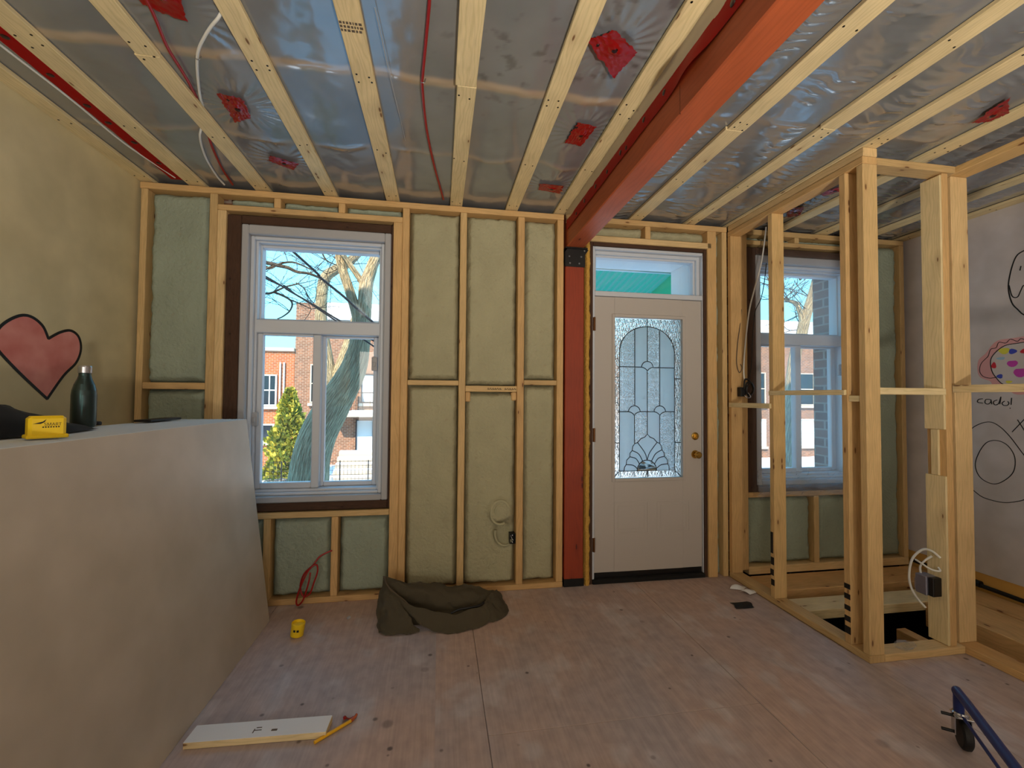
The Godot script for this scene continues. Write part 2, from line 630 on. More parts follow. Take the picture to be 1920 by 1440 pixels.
	for a in [["bark", Color(0.98, 0.92, 0.80)], ["bark_thin", Color(0.52, 0.48, 0.45)]]:
		var m := mat(a[0], a[1], 0.95)
		m.heightmap_enabled = true
		m.heightmap_texture = bt
		m.albedo_texture = bark_tex
		m.heightmap_scale = 8.0
		m.uv1_scale = Vector3(3.2, 0.45, 1)
	for a in [["brick_brown", Color(0.56, 0.38, 0.29), Color(0.42, 0.29, 0.23)], ["brick_orange", Color(0.72, 0.38, 0.20), Color(0.58, 0.31, 0.18)]]:
		var c0: Color = a[1]
		var c1: Color = a[2]
		var bf := func(x: int, y: int) -> Color:
			var row := int(y / 16.0)
			var xs := posmod(x + (16 if row % 2 else 0), 128)
			var colb := int(xs / 32.0)
			if y % 16 < 3 or xs % 32 < 3: return Color(0.60, 0.54, 0.48)
			return c0.lerp(c1, fmod(sin(row * 12.9 + colb * 78.2) * 43758.5, 1.0) * 0.5 + 0.5)
		var m := mat(a[0], Color(1, 1, 1), 0.9)
		m.albedo_texture = image_of(128, 128, bf)
		m.uv1_triplanar = true
		m.uv1_world_triplanar = true
		m.uv1_scale = Vector3(1.15, 1.6, 1.15)
	mat("snow", Color(0.93, 0.95, 0.98), 0.8)
	mat("asphalt", Color(0.42, 0.42, 0.43), 0.9)
	mat("stone", Color(0.72, 0.68, 0.62), 0.9)
	mat("white_paint", Color(0.90, 0.90, 0.90), 0.6)
	mat("dark_glass", Color(0.12, 0.15, 0.19), 0.08)
	mat("blind", Color(0.80, 0.84, 0.86), 0.6)
	mat("iron", Color(0.06, 0.06, 0.07), 0.6)
	mat("overhead_cable", Color(0.10, 0.12, 0.15), 0.6)
	mat("straw", Color(0.75, 0.58, 0.36), 0.9)
	for a in [["cedar0", Color(0.62, 0.62, 0.20)], ["cedar1", Color(0.76, 0.71, 0.28)], ["cedar2", Color(0.40, 0.45, 0.16)]]: mat(a[0], a[1], 0.8)
	var green := mat("green_panel", Color(1, 1, 1), 0.4)
	green.vertex_color_use_as_albedo = true
	green.backlight_enabled = true
	green.backlight = Color(1, 1, 1)
	var gs := mat("green_side", Color(0.05, 0.72, 0.58), 0.4)
	gs.backlight_enabled = true
	gs.backlight = Color(0.05, 0.9, 0.75)
	mat("unseen_source_glow", Color(1, 1, 1), 0.5)  # glow shared by the unseen rear windows and floor lamp
	mats["unseen_source_glow"].emission_enabled = true
	mats["unseen_source_glow"].emission = Color(1.0, 0.96, 0.9)
	mats["unseen_source_glow"].emission_energy_multiplier = 1.5
# ---------------------------------------------------------------- room shell
func slab(parent: Node, called: String, m: Material, lo: Vector3, hi: Vector3) -> MeshInstance3D:
	var st := new_st()
	box_between(st, lo, hi, 0.0)
	return mi(called, st.commit(), m, parent)

func shell() -> void:
	var fl := structure("floor", "stained pinkish plywood subfloor with scuffs and dark specks", "floor")
	var xs := [-1.95, -1.01, 0.21, 1.43, 2.2]
	var cuts := [[-0.12, 1.75, 4.19, 6.5], [-0.12, 2.32, 4.76, 6.5], [-0.12, 1.28, 3.72, 6.5], [-0.12, 2.10, 4.54, 6.5]]
	for i in 4:
		for k in 3:
			board(fl, "plywood_sheet", mats.floor, Vector3(xs[i] + 0.001, -0.018, cuts[i][k] + 0.001), Vector3(xs[i + 1] - 0.001, 0, cuts[i][k + 1] - 0.001), "z", 0.0015)
	board(fl, "plywood_sheet", mats.floor, Vector3(2.201, -0.018, 1.02), Vector3(2.92, 0, 6.5), "z", 0.0015)
	board(fl, "plywood_sheet", mats.floor, Vector3(2.922, -0.018, 1.75), Vector3(3.88, 0, 6.5), "z", 0.0015)
	var sub := new_st()
	for b in [[-1.95, 2.24, -0.12, 6.5], [2.24, 2.92, 1.02, 6.5], [2.92, 3.9, 1.75, 6.5]]:
		box_between(sub, Vector3(b[0], -0.20, b[2]), Vector3(b[1], -0.019, b[3]), 0.0)
	mi("subfloor", sub.commit(), mats.old_boards, fl)
	# the opened strip beyond the partition: loose planks over the hole
	var planks := [[2.292, 3.86, 0.01, 0.27, -0.075, -0.004, "x"], [2.292, 3.57, 0.40, 0.57, -0.06, 0.0, "x"], [3.24, 3.57, 0.575, 1.74, -0.16, -0.002, "z"], [3.61, 3.86, 0.28, 1.74, -0.14, -0.01, "z"], [2.95, 3.02, 0.62, 1.74, -0.30, -0.13, "z"]]
	for i in planks.size():
		var p: Array = planks[i]
		board(fl, "floor_plank", [mats.old_boards, mats.strap4, mats.old_boards, mats.old_boards, mats.old_boards][i], Vector3(p[0], p[4], p[2]), Vector3(p[1], p[5], p[3]), p[6], 0.004)  # second plank in paler wood, standing in for window light on its top
	board(fl, "floor_plank", mats.old_boards, Vector3(2.62, -0.55, 0.58), Vector3(2.72, -0.10, 0.62), "y", 0.004)

	var wl := structure("wall_left", "pale yellow plaster side wall with a painted pink heart", "wall")
	slab(wl, "plaster", mats.plaster_yellow, Vector3(-2.05, -0.2, -0.12), Vector3(-1.885, 2.735, 6.5))
	var wr := structure("wall_right", "grey side wall covered in marker drawings", "wall")
	slab(wr, "plaster", mats.plaster_grey, Vector3(3.88, 0.11, -0.12), Vector3(4.05, 2.735, 6.5))
	slab(wr, "old_plaster", mats.old_plaster, Vector3(3.888, -0.2, -0.12), Vector3(4.05, 0.11, 6.5))
	var rear := structure("wall_rear", "plain rear wall behind the viewpoint", "wall")
	slab(rear, "plaster", mats.plaster_grey, Vector3(-2.05, -0.2, 6.5), Vector3(4.05, 2.735, 6.65))
	var n := 3
	for x in [-1.20, 0.55]:  # out-of-view windows with glowing panes, lighting the room from behind
		var w := structure("window_%d" % n, "unseen rear window behind the viewpoint, glowing to light the room", "window")
		n += 1
		var st := new_st()
		for b in [[-0.56, -0.5, -0.81, 0.81], [0.5, 0.56, -0.81, 0.81], [-0.5, 0.5, 0.75, 0.81], [-0.5, 0.5, -0.81, -0.75], [-0.5, 0.5, -0.03, 0.03]]:
			box_between(st, Vector3(x + b[0], 1.55 + b[2], 6.43), Vector3(x + b[1], 1.55 + b[3], 6.5), 0.004)
		mi("window_frame", st.commit(), mats.vinyl, w)
		var gp := new_st()
		box_between(gp, Vector3(x - 0.5, 0.8, 6.47), Vector3(x + 0.5, 2.3, 6.49), 0.0)
		mi("window_pane", gp.commit(), mats.unseen_source_glow, w)

	var low := structure("wall_basement", "dark space under the opened floor", "wall")
	var bs := new_st()
	box_between(bs, Vector3(-2.2, -2.4, -0.45), Vector3(4.2, -2.3, 6.7), 0.0)
	box_between(bs, Vector3(-2.2, -2.3, -0.45), Vector3(4.2, -0.02, -0.12), 0.0)
	box_between(bs, Vector3(-2.2, -2.3, 6.5), Vector3(4.2, -0.2, 6.7), 0.0)
	box_between(bs, Vector3(-2.2, -2.3, -0.12), Vector3(-2.05, -0.2, 6.5), 0.0)
	box_between(bs, Vector3(4.05, -2.3, -0.12), Vector3(4.2, -0.2, 6.5), 0.0)
	mi("foundation", bs.commit(), mats.dark, low)  # unseen near-black box keeping stray light out of the floor opening
	var up := structure("wall_unseen_upper", "unseen upper storey and neighbouring row houses that shade the front garden", "wall")
	var us := new_st()
	box_between(us, Vector3(-13, 2.95, -0.45), Vector3(13, 6.7, 6.7), 0.0)
	box_between(us, Vector3(-13, GROUND, -0.45), Vector3(-2.25, 2.95, 6.7), 0.0)
	box_between(us, Vector3(4.25, GROUND, -0.45), Vector3(13, 2.95, 6.7), 0.0)
	mi("masonry", us.commit(), mats.brick_brown, up)  # out-of-view houses, height and width set to shade the street tree

# ---------------------------------------------------------------- ceiling: poly sheet and strapping
func ceiling_parts() -> void:
	var c := structure("ceiling", "strapped ceiling with clear plastic sheeting over grey insulation", "ceiling")
	slab(c, "ceiling_deck", mats.dark, Vector3(-2.05, 2.74, -0.45), Vector3(4.05, 2.95, 6.65))
	var strips := [[-1.884, -1.80, 0], [-1.605, -1.503, 0], [-1.20, -1.112, 1], [-0.778, -0.693, 0], [-0.375, -0.287, 0], [0.052, 0.142, 1], [0.455, 0.543, 0], [0.812, 0.90, 0], [1.405, 1.498, 1], [1.845, 1.935, 1], [2.20, 2.29, 0], [2.62, 2.71, 0], [3.03, 3.12, 0], [3.44, 3.53, 0], [3.79, 3.879, 0]]
	var centres := []
	for s in strips: centres.append((s[0] + s[1]) * 0.5)
	var big := FastNoiseLite.new()
	big.seed = 5
	big.frequency = 1.0
	big.fractal_octaves = 3
	var tape_at := [Vector2(-0.93, 1.39), Vector2(-0.95, 0.86), Vector2(-0.9, 0.38), Vector2(0.65, 1.49), Vector2(0.70, 0.94), Vector2(0.69, 0.35), Vector2(2.5, 0.32)]
	var X0 := -1.885
	var X1 := 3.88
	var Z0 := -0.1
	var Z1 := 6.5
	var zmap := func(v: float) -> float: return lerpf(Z0, 2.3, v / 0.9) if v < 0.9 else lerpf(2.3, Z1, (v - 0.9) / 0.1)
	var f := func(u: float, v: float) -> Vector3:
		var x := lerpf(X0, X1, u)
		var z: float = zmap.call(v)
		var near := 10.0
		for q in centres: near = minf(near, absf(x - q))
		var free := smoothstep(0.04, 0.16, near)
		var sag := 0.003 + free * (0.006 + 0.006 * big.get_noise_2d(x * 2.0, z * 1.6))
		# cross ridges where joists press behind the sheet
		sag += free * 0.004 * exp(-pow((z - 1.18 - 0.02 * big.get_noise_2d(x * 3, 7.0)) / 0.02, 2.0))
		sag += free * 0.005 * exp(-pow((z - 0.60 - 0.06 * big.get_noise_2d(x * 2, 17.0)) / 0.022, 2.0))
		if x > 1.03:
			var wr := smoothstep(-0.25, 0.25, big.get_noise_2d(x * 1.7 + 20.0, z * 1.3))
			var zz := z + 0.10 * x + 0.05 * big.get_noise_2d(x * 4.0, z * 2.0)
			sag += free * wr * 0.0030 * big.get_noise_2d(zz * 12.0, x * 1.6)
			var win := smoothstep(-0.15, 0.2, big.get_noise_2d(x * 2.6 + 70.0, z * 2.2))
			sag += free * win * 0.0058 * pow(0.5 + 0.5 * sin(zz * TAU / 0.052 + 4.0 * big.get_noise_2d(x * 1.1, z * 1.5 + 9.0)), 3.0)
			sag += free * 0.010 * exp(-pow((z - 0.28 - 0.10 * big.get_noise_2d(x * 1.5, 31.0)) / 0.02, 2.0))
		else:
			sag += free * 0.0012 * big.get_noise_2d(x * 14.0, z * 9.0)
		for t in tape_at:
			var d := Vector2(x, z).distance_to(t)
			if d < 0.3: sag += 0.002 * sin(Vector2(x - t.x, z - t.y).angle() * 22.0) * exp(-pow((d - 0.13) / 0.06, 2.0))
		return Vector3(x, 2.724 - clampf(sag, 0.0, 0.022), z)
	var col := func(u: float, v: float, p: Vector3) -> Color:
		var b := 0.5 + 0.5 * big.get_noise_2d(p.x * 2.2 + 50.0, p.z * 2.2)
		var m := big.get_noise_2d(p.x * 9.0, p.z * 9.0 + 30.0)
		var c0 := Color(0.16, 0.175, 0.19).lerp(Color(0.25, 0.262, 0.275), b)
		c0 = c0.lerp(Color(0.06, 0.055, 0.055), smoothstep(0.28, 0.6, m) * 0.5 * smoothstep(0.7, 1.3, p.z) * smoothstep(-0.2, 0.2, p.x) * smoothstep(1.0, 0.8, p.x))
		var band := exp(-pow((p.z - 1.18 - 0.02 * big.get_noise_2d(p.x * 3, 7.0)) / 0.028, 4.0)) * 0.8
		band = maxf(band, 0.35 * exp(-pow((p.z - 0.60 - 0.06 * big.get_noise_2d(p.x * 2, 17.0)) / 0.022, 2.0)))
		if p.x > 1.0: band *= 0.25
		return c0.lerp(Color(0.50, 0.38, 0.26), clampf(band, 0, 1))
	mi("plastic_sheet", grid(430, 330, f, col, false), mats.poly, c)
	for i in strips.size():
		var s: Array = strips[i]
		var m := pale(i * 5 + 1)
		if s[2] == 1:
			var zc := 1.16 + 0.05 * sin(i * 3.0)
			var dx := 0.008 * (1.0 if i % 2 else -1.0)
			nails(board(c, "furring_strip", m, Vector3(s[0] + dx, CEIL, -0.09), Vector3(s[1] + dx * 0.3, CEIL + 0.019, zc - 0.001), "z", 0.002), s, -0.05, zc)
			nails(board(c, "furring_strip", pale(i * 5 + 3), Vector3(s[0], CEIL, zc + 0.001), Vector3(s[1], CEIL + 0.019, 6.5), "z", 0.002), s, zc, 2.4)
		else:
			nails(board(c, "furring_strip", m, Vector3(s[0], CEIL, -0.09), Vector3(s[1], CEIL + 0.019, 6.5), "z", 0.002), s, -0.05, 2.4)

	var stamp := new_st()
	for r in 3:
		var x := -0.372
		while x < -0.298:
			var wd := rng.randf_range(0.004, 0.012)
			box_between(stamp, Vector3(x, CEIL - 0.0004, 1.405 + r * 0.017), Vector3(x + wd, CEIL + 0.0002, 1.405 + r * 0.017 + 0.011), 0.0)
			x += wd + 0.004
	tag(mi("grade_stamp", stamp.commit(), mats.ink_grey, c), "faded black grade stamp on a ceiling strip")

# screw and nail heads of a strip, and its darker knots, as one part of small discs
func nails(strip: MeshInstance3D, s: Array, z0: float, z1: float) -> void:
	var st := new_st()
	var inv := strip.transform.affine_inverse()
	var any := false
	for z in [0.05, 0.60, 1.13, 1.19, 1.75]:
		if z < z0 + 0.01 or z > z1 - 0.01: continue
		for k in [0.22, 0.78]:
			var x := lerpf(s[0], s[1], k + rng.randf_range(-0.07, 0.07))
			var p := inv * Vector3(x, CEIL, z + rng.randf_range(-0.02, 0.02))
			var t := Transform3D(inv.basis, p)
			lathe(st, [Vector2(0.0, -0.0015), Vector2(0.0042, -0.0012), Vector2(0.005, 0.001)], 8, t)
			any = true
	if any: tag(mi("screw_heads", st.commit(), mats.nail, strip), "", "", "", "stuff")

# ---------------------------------------------------------------- street wall: masonry, studs, spray foam
func foam_panel(parent: Node, x0: float, x1: float, y0: float, y1: float, sd: float, tint := Color(0.42, 0.44, 0.325), lump := Vector3.ZERO) -> void:
	var w := x1 - x0
	var h := y1 - y0
	var nu := clampi(int(w / 0.014), 6, 40)
	var nv := clampi(int(h / 0.016), 6, 90)
	var f := func(u: float, v: float) -> Vector3:
		var x := x0 + u * w
		var y := y0 + v * h
		var e := minf(minf(u * w, (1.0 - u) * w), minf(v * h, (1.0 - v) * h))
		var rag := 0.010 * noise.get_noise_2d(x * 14.0 + sd, y * 14.0)
		var round_edge := 1.0 - smoothstep(0.0, 0.045, e + rag)
		var z := -0.022 + 0.016 * noise.get_noise_2d(x * 3.5 + sd * 7.0, y * 2.5) + 0.004 * noise.get_noise_2d(x * 17.0, y * 15.0 + sd) - 0.075 * round_edge * round_edge
		if lump.z > 0.0:
			var d := Vector2(x - lump.x, y - lump.y)
			var r := d.length() / lump.z
			z += 0.034 * smoothstep(1.0, 0.55, r) + 0.010 * sin(r * 14.0) * smoothstep(1.5, 0.5, r)
			var d2 := Vector2(x - lump.x - 0.03, (y - lump.y + 0.155) * 0.8).length()
			z -= 0.045 * smoothstep(0.09, 0.03, d2)
			z += 0.010 * exp(-pow((d2 - 0.105) / 0.014, 2.0)) * (1.0 if y < lump.y - 0.15 else 0.3)
		return Vector3(x, y, minf(z, -0.004 if lump.z <= 0.0 else 0.012))
	var col := func(_u: float, _v: float, p: Vector3) -> Color:
		var b := 0.5 + 0.5 * noise.get_noise_2d(p.x * 4.0 + sd, p.y * 3.0)
		var k := noise.get_noise_2d(p.x * 22.0, p.y * 22.0 + sd)
		return (tint * lerpf(0.90, 1.08, b)).lerp(Color(0.30, 0.24, 0.15), smoothstep(0.45, 0.75, k) * 0.5)
	mi("foam_panel", grid(nu, nv, f, col, true), mats.foam, parent)

func street_wall() -> void:
	var w := structure("wall_back", "street wall of bare studs packed with pale green spray foam", "wall")
	var st := new_st()
	for b in [[-2.25, -1.33, -0.3, 2.96], [-0.315, 1.10, -0.3, 2.96], [2.03, 2.42, -0.3, 2.96], [3.39, 4.25, -0.3, 2.96], [-1.33, -0.315, -0.3, 0.63], [-1.33, -0.315, 2.50, 2.96], [1.10, 2.03, -0.3, 0.0], [1.10, 2.03, 2.50, 2.96], [2.42, 3.39, -0.3, 0.65], [2.42, 3.39, 2.52, 2.96]]:
		box_between(st, Vector3(b[0], b[2], -0.45), Vector3(b[1], b[3], -0.12), 0.0)
	mi("masonry", st.commit(), mats.brick_brown, w)
	# [name, x0, x1, y0, y1, axis, z0, z1]
	var L := [
		["bottom_plate", -1.866, 0.886, 0.0, 0.038, "x"], ["top_plate", -1.872, 0.886, 2.652, 2.692, "x"],
		["stud", -1.864, -1.826, 0.039, 2.651, "y"], ["stud", -1.470, -1.424, 0.039, 2.651, "y"], ["trimmer_stud", -1.423, -1.371, 0.039, 2.548, "y"],
		["window_header", -1.423, -0.262, 2.549, 2.586, "x"], ["cripple_stud", -1.087, -1.045, 2.587, 2.651, "y"], ["cripple_stud", -0.683, -0.640, 2.587, 2.651, "y"],
		["trimmer_stud", -0.322, -0.263, 0.039, 2.548, "y"], ["stud", -0.262, -0.216, 0.039, 2.651, "y"],
		["stud", 0.133, 0.179, 0.039, 2.651, "y"], ["stud", 0.545, 0.594, 0.039, 2.651, "y"], ["stud", 0.836, 0.884, 0.039, 2.651, "y"],
		["window_sill", -1.370, -0.323, 0.556, 0.594, "x"], ["cripple_stud", -1.105, -1.062, 0.039, 0.555, "y"], ["cripple_stud", -0.690, -0.647, 0.039, 0.555, "y"],
		["blocking", -1.825, -1.471, 1.388, 1.430, "x"], ["blocking", -0.215, 0.132, 1.432, 1.466, "x"], ["blocking", 0.180, 0.544, 1.390, 1.432, "x"], ["blocking", 0.595, 0.835, 1.442, 1.477, "x"],
		["top_plate", 1.045, 2.199, 2.652, 2.692, "x"], ["door_header", 1.092, 2.066, 2.512, 2.556, "x"], ["cripple_stud", 1.520, 1.562, 2.557, 2.651, "y"],
		["stud", 2.032, 2.108, 0.0, 2.651, "y"], ["stud", 2.155, 2.197, 0.0, 2.651, "y"], ["stud", 2.292, 2.370, 0.039, 2.651, "y"],
		["top_plate", 2.291, 3.838, 2.652, 2.692, "x"], ["window_header", 2.371, 3.44, 2.572, 2.606, "x"], ["window_sill", 2.371, 3.44, 0.590, 0.628, "x"],
		["cripple_stud", 2.948, 2.995, 0.062, 0.589, "y"], ["bottom_plate", 2.371, 3.838, 0.0, 0.061, "x"], ["stud", 3.441, 3.50, 0.062, 2.651, "y"], ["stud", 3.795, 3.838, 0.062, 2.651, "y"], ["cripple_stud", 2.80, 2.84, 2.607, 2.651, "y"],
	]
	for a in L:
		var back := -0.089
		if a[0] == "window_header" or a[0] == "window_sill": back = -0.075
		if a[0] == "blocking": back = -0.06
		board(w, a[0], wood(), Vector3(a[1], a[3], back), Vector3(a[2], a[4], 0.0 if a[0] != "blocking" else -0.002), a[5], 0.0035)
	board(w, "shim", wood(3), Vector3(0.505, 1.33, -0.06), Vector3(0.543, 1.389, -0.006), "y", 0.006)
	board(w, "shim", wood(5), Vector3(0.181, 1.32, -0.06), Vector3(0.215, 1.389, -0.006), "y", 0.006)
	var pencil := new_st()
	for i in 11:
		var x := 0.335 + i * 0.017 + (0.02 if i > 5 else 0.0)
		tube(pencil, curve([Vector3(x, 1.405 + 0.004 * sin(i * 2.0), 0.0), Vector3(x + 0.004, 1.418, 0.0), Vector3(x + 0.009, 1.404, 0.0), Vector3(x + 0.013, 1.412, 0.0)], 3), 0.0012, 0.0012, 4)
	mi("pencil_writing", pencil.commit(), mats.marker, w)
	# foam bays
	var G := Color(0.30, 0.345, 0.265)
	var Y := Color(0.40, 0.375, 0.235)
	var B := [[-1.826, -1.470, 1.430, 2.652, G], [-1.826, -1.470, 0.038, 1.388, G], [-1.371, -1.087, 2.586, 2.652, G], [-1.045, -0.683, 2.586, 2.652, G], [-0.640, -0.262, 2.586, 2.652, G],
		[-1.371, -1.105, 0.038, 0.556, G], [-1.062, -0.690, 0.038, 0.556, G], [-0.647, -0.322, 0.038, 0.556, G],
		[-0.216, 0.133, 1.466, 2.652, Y], [-0.216, 0.133, 0.038, 1.432, Y], [0.179, 0.545, 1.432, 2.652, Y], [0.179, 0.545, 0.038, 1.390, Y], [0.594, 0.836, 1.477, 2.652, Y], [0.594, 0.836, 0.038, 1.442, Y],
		[1.045, 1.520, 2.556, 2.652, Y], [1.562, 2.032, 2.556, 2.652, Y], [2.108, 2.155, 0.0, 2.652, G],
		[2.371, 2.80, 2.606, 2.652, G], [2.84, 3.44, 2.606, 2.652, G], [2.371, 2.948, 0.061, 0.59, G], [2.995, 3.441, 0.061, 0.59, G], [3.50, 3.795, 0.061, 2.652, G]]
	for i in B.size():
		var b: Array = B[i]
		foam_panel(w, b[0] - 0.004, b[1] + 0.004, b[2] - 0.004, b[3] + 0.004, i * 3.7, b[4], Vector3(0.43, 0.56, 0.115) if i == 11 else Vector3.ZERO)
	slab(w, "gap_shade_strip", mats.steel_black, Vector3(-1.885, 0.0, -0.11), Vector3(-1.866, 2.69, -0.05))  # black strips put in for the shade of the gaps at both wall ends
	slab(w, "gap_shade_strip", mats.steel_black, Vector3(3.839, 0.0, -0.11), Vector3(3.88, 2.69, -0.05))
	for q in [[0.432, 0.545, 0.078, 0.013, 0.4, 5.2], [0.437, 0.55, 0.045, 0.010, 1.2, 5.9], [0.470, 0.40, 0.085, 0.011, 2.9, 5.3]]:
		var arc := []
		for i in 15:
			var a := lerpf(q[4], q[5], i / 14.0)
			arc.append(Vector3(q[0] + cos(a) * q[2] * 0.85, q[1] + sin(a) * q[2] * 1.05, 0.002 if q[1] > 0.5 else -0.012))
		var sw := new_st()
		tube(sw, curve(arc, 3), q[3], q[3] * 0.7, 8)
		mi("foam_swirl", sw.commit(), mats.foam_plain, w)
	# strips beside the door: yellowed foam over the old jamb, dark old jamb boards
	var f := func(u: float, v: float) -> Vector3:
		var y := v * 2.51
		var edge := 0.012 * noise.get_noise_2d(3.0, y * 9.0) + 0.005 * noise.get_noise_2d(8.0, y * 30.0)
		var x := lerpf(1.046, 1.094 + edge, u)
		return Vector3(x, y, -0.006 + 0.010 * sin(u * PI) + 0.008 * noise.get_noise_2d(x * 20.0, y * 10.0) - 0.05 * pow(absf(u * 2.0 - 1.0), 6.0))
	mi("foam_bead", grid(6, 150, f, null, true), mats.old_foam, w)
	board(w, "old_jamb", mats.old_wood, Vector3(1.088, 0.0, -0.12), Vector3(1.112, 2.511, -0.012), "y", 0.004)
	board(w, "old_jamb", mats.old_wood, Vector3(2.007, 0.0, -0.12), Vector3(2.031, 2.511, -0.012), "y", 0.004)
	board(w, "old_jamb", mats.old_wood, Vector3(1.113, 2.484, -0.12), Vector3(2.006, 2.511, -0.012), "x", 0.004)

# ---------------------------------------------------------------- red beam on its red post
func beam_and_post() -> void:
	var b := thing("ceiling_beam", "red-stained timber beam running along the ceiling towards the front door", "beam")
	board(b, "timber", mats.red_timber, Vector3(0.904, 2.452, -0.09), Vector3(1.036, 2.715, 6.48), "z", 0.006)
	# poly lapped down over the beam's side, held by a long strip of red tape
	var f := func(u: float, v: float) -> Vector3:
		var z := lerpf(0.0, 6.4, v)
		var y := lerpf(2.712, 2.625, u)
		return Vector3(0.900 + 0.0028 * noise.get_noise_2d(y * 30.0, z * 6.0) - 0.010 * (1.0 - u), y, z)
	var cc := func(_u: float, _v: float, p: Vector3) -> Color: return Color(0.34, 0.29, 0.25) * (1.0 + 0.15 * noise.get_noise_2d(p.z * 4.0, 2.0))
	mi("plastic_lap", grid(6, 220, f, cc, true), mats.poly, b)
	var t := func(u: float, v: float) -> Vector3:
		var z := lerpf(0.02, 6.3, v)
		var curl := 0.018 * exp(-pow((z - 1.62) / 0.09, 2.0)) * u
		var y := lerpf(2.640, 2.568 + 0.004 * noise.get_noise_2d(z * 2.0, 5.0), u)
		return Vector3(0.8975 - curl + 0.0015 * noise.get_noise_2d(y * 40.0, z * 9.0), y, z)
	var ts := mi("red_tape_strip", grid(5, 300, t, null, true), mats.red_tape_flat, b)
	var kn := new_st()
	for z in [0.25, 0.42, 0.62, 0.80, 0.98, 1.05, 1.24, 1.42, 1.85, 2.0, 2.3]:
		var tr := Transform3D(Basis(Vector3(0, 0, 1), Vector3(-1, 0, 0), Vector3(0, -1, 0)), Vector3(0.8975, 2.604 + rng.randf_range(-0.012, 0.012), z))
		lathe(kn, [Vector2(0.0, 0.004), Vector2(rng.randf_range(0.006, 0.012), 0.003), Vector2(0.014, -0.001)], 10, tr)
	mi("nail_bumps", kn.commit(), mats.red_tape_dark, ts)
	board(b, "saw_cut", mats.marker, Vector3(0.9036, 2.453, 1.5295), Vector3(0.9052, 2.566, 1.5315), "y", 0.0)
	var p := thing("post", "red-painted timber post under the beam beside the front door", "post")
	board(p, "timber", mats.red_post, Vector3(0.897, 0.0, -0.095), Vector3(1.040, 2.33, -0.002), "y", 0.005)
	var br := new_st()
	box_between(br, Vector3(0.897, 2.331, -0.095), Vector3(1.042, 2.446, -0.09), 0.001)
	prism(br, PackedVector2Array([Vector2(0.893, 2.31), Vector2(1.044, 2.31), Vector2(1.044, 2.40), Vector2(1.075, 2.446), Vector2(0.915, 2.446), Vector2(0.893, 2.42)]), Vector3(0, 0, -0.001), Vector3.RIGHT, Vector3.UP, Vector3(0, 0, 0.006))
	box_between(br, Vector3(0.893, 2.44, -0.09), Vector3(1.06, 2.450, 0.02), 0.001)
	var plate := mi("steel_bracket", br.commit(), mats.steel_black, p)
	for q in [[0.925, 2.385], [1.015, 2.385], [0.93, 2.335], [1.0, 2.335], [1.04, 2.43]]:
		var bs := new_st()
		lathe(bs, [Vector2(0.0, 0.005), Vector2(0.006, 0.004), Vector2(0.0075, 0.0)], 10, Transform3D(Basis(Vector3(1, 0, 0), Vector3(0, 0, 1), Vector3(0, -1, 0)), Vector3(q[0], q[1], 0.005)))
		mi("bolt", bs.commit(), mats.bolt, plate)
	board(p, "base_plate", mats.steel_black, Vector3(0.894, 0.0, -0.09), Vector3(1.044, 0.055, 0.004), "x", 0.002)
# ---------------------------------------------------------------- windows
func frame_bars(st: SurfaceTool, x0: float, x1: float, y0: float, y1: float, wl: float, wr: float, wb: float, wt: float, z0: float, z1: float, bev := 0.004) -> void:
	box_between(st, Vector3(x0, y0, z0), Vector3(x0 + wl, y1, z1), bev)
	box_between(st, Vector3(x1 - wr, y0, z0), Vector3(x1, y1, z1), bev)
	box_between(st, Vector3(x0 + wl, y0, z0), Vector3(x1 - wr, y0 + wb, z1), bev)
	box_between(st, Vector3(x0 + wl, y1 - wt, z0), Vector3(x1 - wr, y1, z1), bev)

